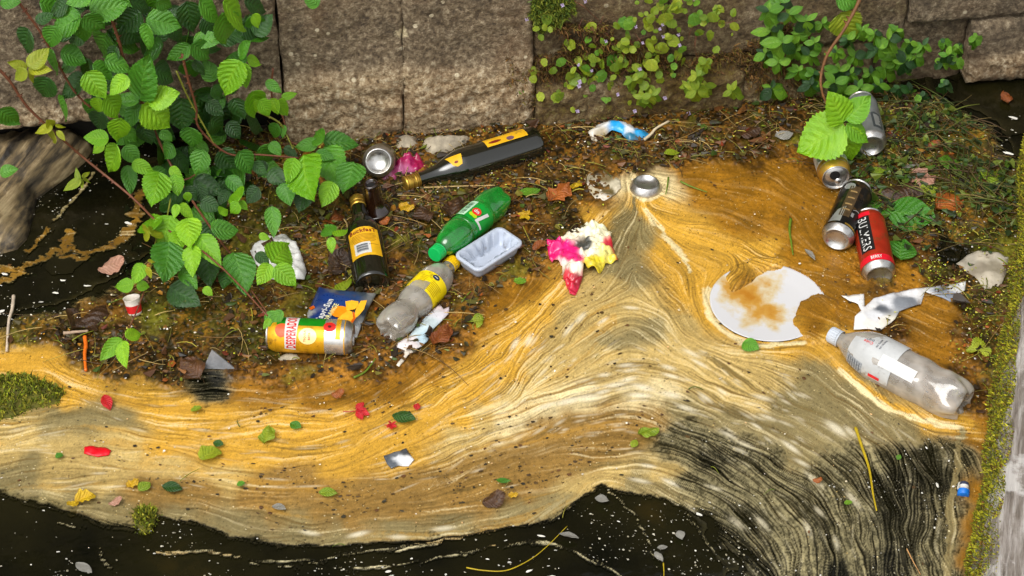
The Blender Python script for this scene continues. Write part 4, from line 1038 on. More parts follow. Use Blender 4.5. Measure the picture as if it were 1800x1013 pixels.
def can_profile(L, r=0.033):
    base = [(0.0, 0.0105), (0.010, 0.0098), (0.018, 0.0072), (0.0225, 0.0028), (0.0240, 0.0004), (0.0255, 0.0004), (0.0275, 0.003), (0.0318, 0.0095), (r, 0.014)]
    body = [(r, 0.014), (r, L * 0.25), (r, L * 0.5), (r, L * 0.75), (r, L - 0.019)]
    neck = [(r, L - 0.019), (0.0315, L - 0.013), (0.0280, L - 0.0055), (0.0268, L - 0.0035)]
    rim = [(0.0268, L - 0.0035), (0.0282, L - 0.002), (0.0282, L - 0.0003), (0.0266, L), (0.0258, L - 0.001), (0.0252, L - 0.0065), (0.0235, L - 0.0065), (0.0225, L - 0.0045), (0.0, L - 0.0045)]
    return base, body, neck, rim
def can(label, base, tip, paint, roll=0.0, dent=0.0012, name='drink_can', opened=True, group='drink cans afloat', L=None, neckmat=None):
    L = L or (tip - base).length
    t = thing(name, label, 'can', axis_frame(base, tip, roll), group)
    b0, bd_, nk, rm = can_profile(L)
    lathe('base', b0, ALU, t); lathe('body', bd_, paint, t, 56, dent=dent); lathe('neck', nk, neckmat or paint, t)
    lid = lathe('lid', rm, ALU, t)
    if opened:
        link('mouth', pymesh('mouth', [(0.004 + 0.012 * math.cos(a) * 0.9, 0.0105 * math.sin(a), L - 0.0040) for a in [2 * math.pi * k / 20 for k in range(20)]], [tuple(range(20))], False), DARKHOLE, lid)
        V = [(-0.013 + 0.009 * math.cos(a), 0.0075 * math.sin(a), L - 0.0028 + d) for d in (0, 0.0012) for a in [2 * math.pi * k / 16 for k in range(16)]]
        link('pull_tab', pymesh('pull_tab', V, [tuple(range(16, 32))] + [(k, (k + 1) % 16, 16 + (k + 1) % 16, 16 + k) for k in range(16)]), ALU, lid)
    return t, [(0.033, 0.014), (0.033, L - 0.019)], L

# red can with black panel
t, pf, L = can('red drink can with a black lettered panel beside the black can', P(1546, 486, 0.016), P(1529, 402, 0.030), M('red_paint', C(168, 44, 20), 0.34, metal=0.3, var=0.25, vscale=30, dirt=0.3, bump=0.08), L=0.158)
lathe('foot_band', [(0.0333, 0.015), (0.0334, 0.030)], M('bright_red_paint', C(226, 24, 44), 0.35, metal=0.2), t)
patch_on('panel', rect(0, 0, 0.030, 0.090), pf, 0.087, -0.58, BLACKP, t)
patch_on('panel_cap', rect(0, 0, 0.034, 0.010), pf, 0.138, -0.56, _mats['bright_red_paint'], t)
text_on('lettering', 'BULMERS', 0.084, 0.019, pf, 0.087, -0.58, WHITE, t, 'down', 0.0009, 0.0)
text_on('foot_lettering', 'BERRY', 0.022, 0.008, [(0.0334, 0), (0.0334, 1)], 0.0225, -0.15, WHITE, t, 'round', 0.0009)
# black can
t, pf, L = can('black drink can with silver base leaning on the red can', P(1470, 422, 0.034), P(1507, 338, 0.036), M('black_paint', C(20, 19, 18), 0.3, metal=0.3, var=0.3, dirt=0.35, coat=0.3), L=0.163)
patch_on('print_panel', rect(0, 0, 0.022, 0.095), pf, 0.085, -0.35, M('brown_print', C(74, 58, 36), 0.4, var=0.5, vscale=200), t)
patch_on('silver_panel', [(-0.016, -0.022), (0.010, -0.022), (0.010, 0.026), (-0.004, 0.014)], pf, 0.042, -0.72, M('silver_print', C(176, 176, 174), 0.3, metal=0.6), t)
patch_on('silver_badge', ell(0, 0, 0.012, 0.010), pf, 0.132, -0.75, _mats['silver_print'], t)
for k, (da, z) in enumerate([(-.35, .115), (-.35, .095), (-.35, .075), (-.35, .058)]):
    patch_on('print_line', rect(0, 0, 0.014, 0.004), pf, z, da, M('tan_print', C(150, 122, 78), 0.4), t, 0.0009)
lathe('gold_ring', [(0.0333, 0.016), (0.0333, 0.021)], GOLDM, t, a0=-0.1, a1=2.0)
patch_on('logo_arc', [(-0.010, 0), (-0.004, .004), (.004, .004), (.010, 0), (.010, .002), (.004, .0065), (-.004, .0065), (-.010, .002)], pf, 0.062, 0.35, _mats['silver_print'], t)
patch_on('print_chip', rect(0, 0, .006, .012), pf, 0.05, 0.12, _mats['silver_print'], t)
# white can with gold rim, opened, under the leaf
t, pf, L = can('white drink can with gold rim and open mouth under the bramble leaf', P(1449, 250, 0.036), P(1468, 308, 0.042), M('white_can_paint', C(216, 218, 214), 0.32, metal=0.4, var=0.2, dirt=0.35), L=0.125, neckmat=GOLDM, roll=0.4)
lathe('gold_band', [(0.0333, L - 0.031), (0.0333, L - 0.0195)], GOLDM, t)
lathe('red_band', [(0.0333, L - 0.082), (0.0333, L - 0.070)], M('dark_red_print', C(150, 26, 24), 0.35, metal=0.2), t)
patch_on('crest', ell(0, 0, 0.013, 0.016), pf, L - 0.048, -0.5, M('grey_green_print', C(112, 128, 112), 0.4, var=0.5, vscale=160), t)
patch_on('crest', ell(0, 0, 0.009, 0.012), pf, L - 0.046, 0.45, _mats['grey_green_print'], t)
# silver can behind
t, pf, L = can('grey silver drink can behind the bramble leaf nearest the wall', P(1532, 258, 0.038), P(1514, 184, 0.04), M('grey_can_paint', C(150, 152, 152), 0.32, metal=0.55, var=0.15, dirt=0.15), L=0.150)
patch_on('dark_panel', rect(0, 0, 0.024, 0.05), pf, 0.05, 0.55, M('dark_grey_print', C(64, 68, 70), 0.4), t)
patch_on('pale_panel', rect(0, 0, 0.014, 0.036), pf, 0.05, 0.55, _mats['silver_print'], t, 0.0009)
# yellow and green can lying in front
t, pf, L = can('yellow and green drink can with red lettering lying beside the juice pouch', P(622, 594, 0.030), P(478, 588, 0.030), M('yellow_can_paint', C(232, 172, 30), 0.3, metal=0.45, var=0.3, vscale=45, dirt=0.22), L=0.162)
gsec = (0.62, 1.95)
lathe('green_band', [(0.0333, 0.052), (0.0333, L - 0.020)], M('green_print', C(26, 140, 22), 0.32, metal=0.3), t, 56, *gsec)
lathe('silver_band', [(0.0333, 0.016), (0.0333, 0.052)], M('silver_bright', C(214, 212, 208), 0.25, metal=0.8), t, 56, -1.5, 1.5)
lathe('yellow_stripe', [(0.0336, 0.022), (0.0336, 0.031)], M('yellow_stripe_print', C(236, 176, 30), 0.3, metal=0.4), t, 56, -0.1, 1.4)
REDP = M('red_print', C(206, 36, 30), 0.35)
patch_on('badge', ell(0, 0, 0.0105, 0.0115), pf, 0.043, 0.62, REDP, t, 0.0009)
patch_on('badge_mark', ell(0, 0, 0.0028, 0.0032), pf, 0.043, 0.62, M('dark_red', C(90, 10, 10), 0.4), t, 0.0013)
patch_on('emblem', ell(0, 0, 0.014, 0.012), pf, L - 0.030, 0.30, M('orange_print', C(222, 92, 40), 0.35), t, 0.0006)
patch_on('title_back', [(-.039, -.0085), (.036, -.0135), (.038, .0125), (-.036, .0115)], pf, L - 0.048, 0.25, WHITE, t, 0.0009)
text_on('lettering', 'DESPERADOS', 0.068, 0.018, pf, L - 0.048, 0.24, REDP, t, 'round', 0.0014, 0.03)
patch_on('label_panel', ell(0, 0, 0.016, 0.017), pf, 0.083, 0.0, M('cream_print', C(240, 222, 150), 0.35, metal=0.2), t, 0.0006)
text_on('small_lettering', 'TEQUILA', 0.022, 0.0045, pf, 0.088, 0.0, REDP, t, 'round', 0.001)
text_on('small_lettering', 'BEER', 0.014, 0.004, pf, 0.080, 0.0, REDP, t, 'round', 0.001)
# standing cans sunk to their ends
bp = P(665, 284, 0.055)
t, pf, L = can('silver drink can with domed base facing up beside the pink wrapper', bp, bp - TOCAM * 0.118 + Vector((0.0, 0.02, 0)), M('olive_silver', C(140, 136, 112), 0.3, metal=0.7), L=0.118, dent=0)
bp = P(1136, 320, 0.016)
t, pf, L = can('sunken drink can with only its silver base ring above the foam', bp, bp - Vector((0.004, 0.006, 0.115)), M('silver_wet', C(188, 180, 166), 0.3, metal=0.8), L=0.115, dent=0)

# ------------------------------------------------------------------ bottles
def sm_prof(p, n=5):
    return [(max(v.x, 0), v.y) for v in curve_pts([Vector((a, b_, 0)) for a, b_ in p], n)]
BGLASS = M('dark_green_glass', C(20, 20, 10), 0.04, var=0.05, ior=1.52, coat=0.6, spec=0.8)
BROWNG = M('brown_glass', C(34, 17, 8), 0.05, var=0.1, ior=1.52, coat=0.5, spec=0.8)
LABY = M('yellow_label', C(226, 172, 22), 0.5, var=0.15, dirt=0.25)
WINE = [(0.0, 0.006), (0.020, 0.004), (0.033, 0.0), (0.0365, 0.004), (0.0375, 0.02), (0.0375, 0.09), (0.0375, 0.155), (0.036, 0.175), (0.028, 0.200), (0.0195, 0.222), (0.0155, 0.245), (0.0140, 0.268)]
CAPG = [(0.0150, 0.262), (0.0158, 0.2625), (0.0158, 0.272), (0.0152, 0.273), (0.0158, 0.274), (0.0158, 0.291), (0.0148, 0.293), (0.0, 0.293)]
def wine_bottle(label, base, tip, roll, front):
    t = thing('wine_bottle', label, 'bottle', axis_frame(base, tip, roll) @ Matrix.Diagonal((0.97, 0.97, (tip - base).length / 0.287, 1)), 'dark tonic wine bottles')
    pf = sm_prof(WINE); lathe('glass', pf, BGLASS, t, 56)
    c_ = lathe('screw_cap', CAPG, GOLDM, t, 40)
    for z in (0.265, 0.269, 0.277, 0.288): lathe('ridge', [(0.0159, z), (0.0162, z + 0.0008), (0.0159, z + 0.0016)], M('gold_dark', C(140, 100, 34), 0.4, metal=0.8), c_, 40)
    return t, pf
# the one pointing its neck away from us, label up
t, pf = wine_bottle('dark wine bottle with lettered yellow label and barcode, neck pointing away', P(655, 502, 0.016), P(628, 352, 0.046), 0.0, True)
patch_on('label', [(-0.034, -0.045), (0.036, -0.045), (0.034, 0.043), (0.017, 0.049), (0, 0.050), (-0.017, 0.049), (-0.034, 0.043)], pf, 0.105, 0.04, LABY, t)
text_on('lettering', 'BuckfasT', 0.058, 0.0125, pf, 0.143, 0.04, M('maroon_print', C(120, 30, 16), 0.5), t, 'round', 0.0009, 0.03)
for k, (w_, z) in enumerate([(0.050, 0.130), (0.054, 0.1255), (0.054, 0.121), (0.050, 0.1165), (0.052, 0.112), (0.044, 0.1075), (0.02, 0.096)]):
    patch_on('print_line', rect(0 if k < 6 else 0.02, 0, w_, 0.0016), pf, z, 0.04, M('ochre_print', C(150, 96, 16), 0.5), t, 0.0007)
patch_on('barcode_panel', rect(0, 0, 0.035, 0.036), pf, 0.086, -0.10, WHITE, t, 0.0007)
for k in range(9): patch_on('bar', rect(0, 0, 0.024, 0.0008 + 0.0008 * (k % 3)), pf, 0.076 + k * 0.0026, -0.10, M('grey_print', C(70, 74, 84), 0.5), t, 0.001)
# the one lying along the wall
t, pf = wine_bottle('dark wine bottle lying on its side by the wall, yellow label edge showing', P(944, 251, 0.013), P(716, 322, 0.016), 0.0, False)
patch_on('label', rect(0, 0, 0.030, 0.090), pf, 0.070, 0.93, LABY, t)
patch_on('label_stain', ell(0, 0, 0.006, 0.008), pf, 0.062, 0.72, M('violet_stain', C(110, 76, 90), 0.6), t, 0.0008)
patch_on('label_mark', ell(0, 0, 0.004, 0.014), pf, 0.095, 0.80, _mats['maroon_print'], t, 0.0008)
patch_on('neck_label', [(-0.010, -0.010), (0.006, -0.014), (0.014, -0.016), (0.018, 0.016), (0.006, 0.012), (-0.006, 0.008), (-0.012, 0.0)], pf, 0.187, 0.35, LABY, t)
patch_on('neck_mark', ell(0, 0, 0.0028, 0.004), pf, 0.187, 0.30, _mats['maroon_print'], t, 0.0008)
# brown beer bottle, neck up, body sunk in the mat
bb_ = P(667, 381, 0.0)
t = thing('beer_bottle', 'brown beer bottle sunk upright with open neck above the scum', 'bottle', axis_frame(bb_ - Vector((-0.006, -0.005, 0.10)), P(651, 322, 0.088), 0.0))
zz = (P(651, 322, 0.088) - (bb_ - Vector((-0.006, -0.005, 0.10)))).length
pf = sm_prof([(0.0, 0.0), (0.030, 0.0), (0.0305, 0.01), (0.0305, zz - 0.078), (0.0290, zz - 0.068), (0.0215, zz - 0.055), (0.0165, zz - 0.040), (0.0138, zz - 0.018), (0.0132, zz - 0.012)])
lathe('glass', pf, BROWNG, t, 48)
lathe('lip', [(0.0132, zz - 0.012), (0.0150, zz - 0.010), (0.0150, zz - 0.002), (0.0138, zz), (0.0105, zz - 0.001), (0.0098, zz - 0.02)], BROWNG, t, 32)
link('mouth', pymesh('mouth', [(0.0099 * math.cos(2 * math.pi * k / 20), 0.0099 * math.sin(2 * math.pi * k / 20), zz - 0.008) for k in range(20)], [tuple(range(20))]), DARKHOLE, t)

# green soft drink bottle
GPET = thin_plastic('green_pet', C(70, 200, 90), 0.42, 0.1, C(26, 160, 52))
PETC = thin_plastic('clear_pet', (0.90, 0.89, 0.86), 0.30, 0.15, C(206, 198, 182))
def feet(zmax, amp): return lambda z: amp * max(0, 1 - z / zmax) ** 1.2
def ribs_cap(parent, z0, r, h, mat, n=44):
    V, F = [], []
    for i, (rr, zz) in enumerate([(r, z0), (r, z0 + h * 0.85), (r * 0.93, z0 + h), (0.0, z0 + h)]):
        for k in range(n):
            q = rr * (1.0 if (k % 2 or i > 1) else 0.955); th = 2 * math.pi * k / n
            V.append((q * math.cos(th), q * math.sin(th), zz))
    for i in range(3):
        for k in range(n): F.append((i * n + k, i * n + (k + 1) % n, (i + 1) * n + (k + 1) % n, (i + 1) * n + k))
    o = link('cap', pymesh('cap', V, F, False), mat, parent)
    lathe('tamper_ring', [(r, z0 - 0.0045), (r * 1.03, z0 - 0.004), (r * 1.03, z0 - 0.001), (r, z0 - 0.0006)], mat, o, 36)
    return o
t = thing('soft_drink_bottle', 'green plastic soft drink bottle with green cap beside the white tray', 'bottle', axis_frame(P(880, 347, 0.028), P(749, 461, 0.046), 0.0))
SP = sm_prof([(0.0, 0.010), (0.014, 0.004), (0.024, 0.0), (0.0305, 0.008), (0.0325, 0.025), (0.0325, 0.050), (0.0305, 0.066), (0.0322, 0.074), (0.0322, 0.130), (0.0305, 0.138), (0.0328, 0.150), (0.0300, 0.172), (0.0215, 0.196), (0.0140, 0.208), (0.0125, 0.214), (0.0125, 0.222)], 6)
lathe('bottle_body', SP, GPET, t, 60, lobes=feet(0.03, 0.22), dent=0.0015)
lathe('label', [(0.0328, 0.076), (0.0330, 0.10), (0.0328, 0.129)], M('green_label', C(6, 142, 46), 0.38, var=0.12, dirt=0.15), t, 60)
lp = [(0.0330, 0.07), (0.0330, 0.14)]
patch_on('barcode_panel', rect(0, 0, 0.018, 0.052), lp, 0.1025, 0.92, M('pale_green_print', C(176, 214, 180), 0.45), t, 0.0005)
for k in range(11): patch_on('bar', rect(0, 0, 0.010, 0.0010 + 0.0009 * (k % 3)), lp, 0.084 + k * 0.0038, 0.93, M('deep_green_print', C(20, 74, 36), 0.5), t, 0.0009)
# numeral seven as strokes of its own, with the red disc and the word
patch_on('numeral', [(-0.0215, 0.015), (-0.0215, 0.020), (0.003, 0.020), (0.003, 0.015), (-0.004, -0.018), (-0.0110, -0.018), (-0.0040, 0.0145)], lp, 0.104, -0.14, WHITE, t, 0.0007)
patch_on('red_disc', ell(0, 0, 0.0098, 0.0098), lp, 0.1035, 0.24, M('coral_red', C(222, 46, 34), 0.4), t, 0.0011)
patch_on('lime_spot', ell(0, 0, 0.007, 0.006), lp, 0.1150, 0.32, M('lime_print', C(172, 206, 22), 0.4), t, 0.0007)
patch_on('lime_spot', ell(0, 0, 0.005, 0.005), lp, 0.1165, 0.12, _mats['lime_print'], t, 0.0007)
text_on('lettering', 'up', 0.0115, 0.0095, lp, 0.103, 0.24, WHITE, t, 'round', 0.0016, 0.03)
ribs_cap(t, 0.218, 0.0155, 0.015, M('green_cap', C(8, 176, 84), 0.4, var=0.08))
# clear waisted bottle with yellow label
t = thing('juice_bottle', 'clear waisted plastic bottle with yellow label and yellow cap', 'bottle', axis_frame(P(682, 582, 0.024), P(790, 468, 0.014), 0.0))
SP = sm_prof([(0.0, 0.012), (0.012, 0.006), (0.024, 0.0), (0.031, 0.008), (0.0335, 0.028), (0.0325, 0.050), (0.0275, 0.066), (0.0265, 0.072), (0.0305, 0.084), (0.0335, 0.100), (0.0335, 0.160), (0.0325, 0.178), (0.026, 0.196), (0.0165, 0.212), (0.0135, 0.220), (0.0135, 0.232)], 6)
lathe('bottle_body', SP, PETC, t, 60, lobes=feet(0.034, 0.26), dent=0.003)
lathe('label', [(0.0340, 0.106), (0.0342, 0.13), (0.0340, 0.158)], M('lemon_label', C(236, 210, 8), 0.42, var=0.1, dirt=0.2), t, 60)
lp = [(0.0342, 0.1), (0.0342, 0.17)]
patch_on('badge', ell(0, 0, 0.0075, 0.006), lp, 0.150, -0.05, M('navy_print', C(24, 40, 70), 0.4), t, 0.0006)
patch_on('badge_streak', rect(0, 0, 0.008, 0.0016), lp, 0.150, -0.05, WHITE, t, 0.001)
for k in range(7): patch_on('print_line', rect(0, 0, 0.026, 0.0014), lp, 0.138 - k * 0.0042, 0.28, M('olive_print', C(168, 140, 6), 0.5), t, 0.0006)
for k in range(5): patch_on('print_line', rect(0, 0, 0.014, 0.0012), lp, 0.142 - k * 0.0042, -0.62, _mats['olive_print'], t, 0.0006)
ribs_cap(t, 0.226, 0.0150, 0.017, M('yellow_cap', C(236, 190, 10), 0.42, var=0.08))
# large clear bottle with pale label
MILKY = thin_plastic('misted_pet', (0.86, 0.84, 0.80), 0.40, 0.2, C(196, 188, 176))
t = thing('cola_bottle', 'large misted clear plastic bottle with pale label by the timber beam', 'bottle', axis_frame(P(1696, 712, 0.022), P(1461, 588, 0.020), 0.0))
Lc = (P(1696, 712, 0.022) - P(1461, 588, 0.020)).length
k_ = Lc / 0.345
SP = sm_prof([(0.0, 0.020), (0.014, 0.014), (0.030, 0.0), (0.040, 0.008), (0.0455, 0.030), (0.0445, 0.060), (0.0420, 0.085), (0.0435, 0.110), (0.0450, 0.150), (0.0450, 0.205), (0.0440, 0.230), (0.0380, 0.262), (0.0250, 0.295), (0.0160, 0.312), (0.0138, 0.320), (0.0138, 0.332)], 7)
SP = [(r_, z * k_) for r_, z in SP]
lathe('bottle_body', SP, MILKY, t, 70, lobes=feet(0.05, 0.34), dent=0.004)
PALE = M('pale_label', C(182, 183, 182), 0.35, var=0.1, dirt=0.25)
lathe('label', [(prof_r(SP, z) + 0.0008, z) for z in np.linspace(0.138, 0.238, 12)], PALE, t, 70, -1.0, 1.55)
patch_on('label_flap', rect(0, 0, 0.024, 0.074), SP, 0.130, -0.02, WHITE, t, 0.0022)
patch_on('nutrition_panel', rect(0, 0, 0.024, 0.040), SP, 0.216, -0.80, M('grey_panel_print', C(150, 154, 158), 0.4, var=0.5, vscale=300), t, 0.0014)
for k in range(6): patch_on('print_line', rect(0, 0, 0.019, 0.0016), SP, 0.202 + k * 0.0056, -0.80, _mats['grey_print'], t, 0.0019)
patch_on('red_flash', rect(0, 0, 0.007, 0.024), SP, 0.168, -0.86, M('cola_red', C(214, 24, 36), 0.4), t, 0.0016)
text_on('word', 'Coke', 0.020, 0.006, SP, 0.206, 0.42, _mats['cola_red'], t, 'up', 0.0016, 0.01)
text_on('word', 'DIET', 0.016, 0.005, SP, 0.206, 0.58, _mats['grey_print'], t, 'up', 0.0016, 0.01)
text_on('small_word', 'NO SUGAR', 0.022, 0.0035, SP, 0.186, 0.58, _mats['grey_print'], t, 'round', 0.0016)
text_on('small_word', 'NO CALORIES', 0.026, 0.0032, SP, 0.179, 0.62, _mats['grey_print'], t, 'round', 0.0016)
ribs_cap(t, 0.325 * k_, 0.0158, 0.019, M('grey_white_cap', C(180, 186, 194), 0.4, var=0.08))

# ------------------------------------------------------------------ sheets cut to a surveyed outline
def sheet(name, label, cat, out_px, z=0.006, h=0.0, crumple=0.004, cscale=30, thick=0.0012, mat=None, cps=None, res=0.006, group=None, puff=0.0, seed=1, parent=None, tilt=(0, 0), edge_down=0.0):
    poly = [p2(*a) for a in out_px]
    cx = sum(p[0] for p in poly) / len(poly); cy = sum(p[1] for p in poly) / len(poly)
    pts = [Vector(p) for p in dens(poly, res)]; nb = len(pts)
    xs = [p[0] for p in poly]; ys = [p[1] for p in poly]
    gx_, gy_ = np.meshgrid(np.arange(min(xs), max(xs), res), np.arange(min(ys), max(ys), res))
    gx_ = gx_ + (vnoise(gx_ * 900, gy_ * 900, 2) - .5) * res * .7; gy_ = gy_ + (vnoise(gx_ * 900, gy_ * 900, 5) - .5) * res * .7
    ok = inside(poly, gx_, gy_) & (polydist(poly, gx_, gy_, True) > res * 0.45)
    pts += [Vector(p) for p in zip(gx_[ok], gy_[ok])]
    out = delaunay_2d_cdt(pts, [(i, (i + 1) % nb) for i in range(nb)], [list(range(nb))], 1, 1e-6)
    V = np.array([v[:] for v in out[0]]); F = [tuple(f) for f in out[2]]
    d = polydist(poly, V[:, 0], V[:, 1], True)
    rid = np.abs(fbm(V[:, 0] * cscale + seed * 3.1, V[:, 1] * cscale, 4, seed) - 0.5) * 2
    rid2 = fbm(V[:, 0] * cscale * 0.6, V[:, 1] * cscale * 0.6 + seed, 3, seed + 3) - 0.5
    Z = z + h + (rid - 0.4) * crumple + rid2 * crumple * 1.2 + puff * np.sqrt(np.clip(d / (max(d.max(), 1e-4)), 0, 1)) - edge_down * np.exp(-d / 0.006) + (V[:, 0] - cx) * tilt[0] + (V[:, 1] - cy) * tilt[1]
    Z = np.maximum(Z, z * 0.4)
    n = len(V)
    edge = {}
    for f in F:
        for i in range(len(f)):
            e = (f[i], f[(i + 1) % len(f)]); edge[e] = 1
    bd2 = [e for e in edge if (e[1], e[0]) not in edge]
    top = np.column_stack([V[:, 0] - cx, V[:, 1] - cy, Z]); bot = top.copy(); bot[:, 2] -= thick
    FF = F + [tuple(n + i for i in f[::-1]) for f in F] + [(b_, a, n + a, n + b_) for a, b_ in bd2]
    me = pymesh(name, np.vstack([top, bot]), FF)
    if cps is not None:
        q = np.array([p2(a[0], a[1]) for a in cps]); cc = np.array([C(*a[2]) for a in cps])
        jx = V[:, 0] + (fbm(V[:, 0] * 60, V[:, 1] * 60, 2, 4) - .5) * .01; jy = V[:, 1] + (fbm(V[:, 0] * 60, V[:, 1] * 60, 2, 6) - .5) * .01
        d2 = (jx[:, None] - q[:, 0]) ** 2 + (jy[:, None] - q[:, 1]) ** 2
        w = 1 / (d2 + 2e-6) ** 3; col = (w @ cc) / w.sum(1, keepdims=True)
        vcol(me, np.vstack([col, col]))
    o = link(name, me, mat, None)
    o.location = (cx, cy, 0)
    if parent is not None:
        o.parent = parent; o.location = Vector((cx, cy, 0)) - parent.location
    elif label: tag(o, label, cat, group)
    return o
PRINT = M('printed_film', rough=0.3, attr=True, var=0.12, vscale=120, dirt=0.10, coat=0.3)
PAPER = M('wet_paper', rough=0.55, attr=True, var=0.12, vscale=90, dirt=0.12)
sheet('sweet_wrapper', 'crumpled pink and cream sweet wrapper standing out of the foam', 'wrapper',
      [(961,437),(984,424),(1003,410),(1028,402),(1052,397),(1073,412),(1078,440),(1086,463),(1064,468),(1054,486),(1036,482),(1026,476),(1024,494),(1012,521),(1002,521),(990,492),(988,476),(966,462)],
      0.006, 0.006, 0.030, 46, 0.0012, PRINT, [(972,446,(226,20,110)),(990,440,(232,34,124)),(1003,452,(228,26,116)),(1012,470,(220,30,110)),(1000,425,(238,228,200)),(1025,415,(246,240,214)),(1050,408,(244,240,196)),(1045,440,(236,226,190)),(1060,430,(232,226,190)),(1028,444,(70,70,64)),(1072,440,(196,30,50)),(1066,455,(230,220,130)),(1050,472,(226,206,50)),(1040,478,(214,190,40)),(1078,462,(222,206,70)),(1008,482,(240,232,210)),(1000,500,(200,30,50)),(1016,500,(150,20,40)),(1006,515,(190,30,60)),(1035,458,(240,232,204)),(1085,462,(190,20,40))], 0.0032, puff=0.022, seed=2)
sheet('pink_wrapper', 'crumpled magenta wrapper between the silver can and lying bottle', 'wrapper', [(668,322),(680,306),(700,292),(718,282),(745,286),(752,296),(735,304),(712,310),(700,320)],
      0.006, 0.004, 0.024, 60, 0.0012, PRINT, [(690,310,(184,76,124)),(705,300,(160,20,78)),(720,295,(172,30,92)),(740,293,(150,12,64)),(675,318,(176,96,124)),(710,308,(190,96,140))], 0.0032, puff=0.014, seed=4)
sheet('ice_pop_wrapper', 'blue and white torn wrapper lying at the foot of the wall', 'wrapper', [(1032,240),(1048,226),(1068,219),(1090,224),(1120,230),(1138,236),(1146,246),(1130,252),(1105,256),(1092,244),(1075,238),(1060,246),(1048,256),(1040,250)],
      0.006, 0.006, 0.012, 40, 0.0012, PRINT, [(1045,238,(214,208,196)),(1060,228,(228,226,220)),(1055,245,(170,156,130)),(1080,232,(30,150,214)),(1090,238,(40,160,220)),(1100,232,(232,236,240)),(1108,240,(230,230,232)),(1120,242,(40,150,206)),(1135,244,(30,130,180)),(1110,252,(40,110,140))], 0.005, puff=0.012, seed=6)
sheet('torn_wrapper', 'torn pale blue and white wrapper strip beside an orange leaf', 'wrapper', [(773,542),(780,550),(791,547),(788,560),(772,576),(758,590),(752,605),(738,618),(718,630),(702,650),(697,648),(708,632),(712,622),(698,616),(700,606),(716,600),(736,576),(752,558),(762,550)],
      0.008, 0.002, 0.006, 40, 0.001, PAPER, [(775,548,(206,190,196)),(765,556,(198,196,200)),(750,575,(190,204,206)),(735,590,(196,214,218)),(745,598,(176,202,214)),(720,610,(216,206,204)),(705,610,(222,214,214)),(715,630,(206,196,180)),(700,646,(214,206,190))], 0.005, seed=7, puff=0.004)
sheet('torn_paper', 'torn sheet of white paper with grey print above the large bottle', 'paper', [(1478,524),(1518,523),(1519,545),(1535,530),(1570,520),(1620,512),(1664,504),(1697,501),(1695,516),(1670,534),(1655,528),(1625,518),(1618,540),(1580,552),(1572,566),(1548,584),(1500,584),(1502,562),(1513,552),(1508,540),(1490,532)],
      0.008, 0.001, 0.006, 24, 0.001, PAPER, [(1495,527,(222,218,210)),(1510,535,(226,224,220)),(1508,570,(232,230,228)),(1545,550,(90,94,100)),(1540,560,(206,206,208)),(1560,535,(212,212,214)),(1580,538,(120,124,130)),(1598,535,(110,114,120)),(1600,522,(216,214,214)),(1620,525,(206,204,202)),(1650,514,(120,126,134)),(1665,524,(130,136,146)),(1680,510,(200,198,196)),(1690,506,(220,218,214)),(1525,575,(226,222,214)),(1560,570,(220,214,200)),(1530,545,(214,212,210)),(1640,508,(190,190,190))], 0.005, seed=3, puff=0.003)
sheet('plastic_bag', 'crumpled white plastic bag scrap under bramble leaves', 'bag', [(440,446),(455,428),(478,418),(505,420),(522,440),(532,462),(540,488),(536,502),(515,505),(492,500),(470,490),(450,470)],
      0.006, 0.01, 0.022, 36, 0.0015, M('white_bag', C(214, 212, 208), 0.35, var=0.15, dirt=0.12), None, 0.005, puff=0.02, seed=5)
sheet('foil_scrap', 'small grey and white foil scrap in the tan foam', 'foil', [(674,806),(690,800),(714,792),(722,802),(728,812),(718,822),(700,822),(688,827),(680,818)],
      0.004, 0.003, 0.006, 60, 0.001, PRINT, [(680,812,(60,66,72)),(690,820,(80,86,92)),(700,812,(206,208,210)),(712,800,(70,74,78)),(716,814,(226,226,224)),(695,804,(100,104,108))], 0.004, seed=2, puff=0.004)
sheet('red_scrap', 'small bright red plastic scrap in the pale foam on the left', 'scrap', [(149,789),(165,787),(185,789),(196,795),(192,803),(174,806),(158,804),(148,800)], 0.004, 0.002, 0.006, 60, 0.001, M('red_plastic', C(214, 10, 30), 0.35, var=0.15), None, 0.004, seed=4, puff=0.003)
sheet('plastic_scrap', 'dull grey wrinkled plastic scrap beside the beam, above the torn paper', 'scrap', [(1700,452),(1722,443),(1752,448),(1772,456),(1768,486),(1758,508),(1730,512),(1712,492),(1690,476),(1680,466)], 0.007, 0.002, 0.010, 26, 0.0012, PAPER, [(1700,465,(160,152,136)),(1730,460,(186,176,156)),(1750,475,(148,138,118)),(1740,500,(180,170,150)),(1720,480,(136,126,108)),(1765,460,(176,168,150))], 0.006, seed=8, puff=0.008)
sheet('plastic_disc', 'flat see-through plastic lid smeared with scum near the sunken can', 'lid', [(1032,312),(1042,304),(1058,303),(1074,312),(1090,322),(1092,334),(1080,346),(1062,356),(1046,352),(1036,340),(1031,326)], 0.006, 0.001, 0.007, 40, 0.001, PAPER, [(1040,315,(150,140,116)),(1050,325,(206,198,182)),(1062,320,(120,104,70)),(1080,330,(186,176,150)),(1070,340,(96,82,44)),(1060,352,(214,206,190)),(1045,340,(176,164,136)),(1086,336,(206,196,170))], 0.004, seed=9)
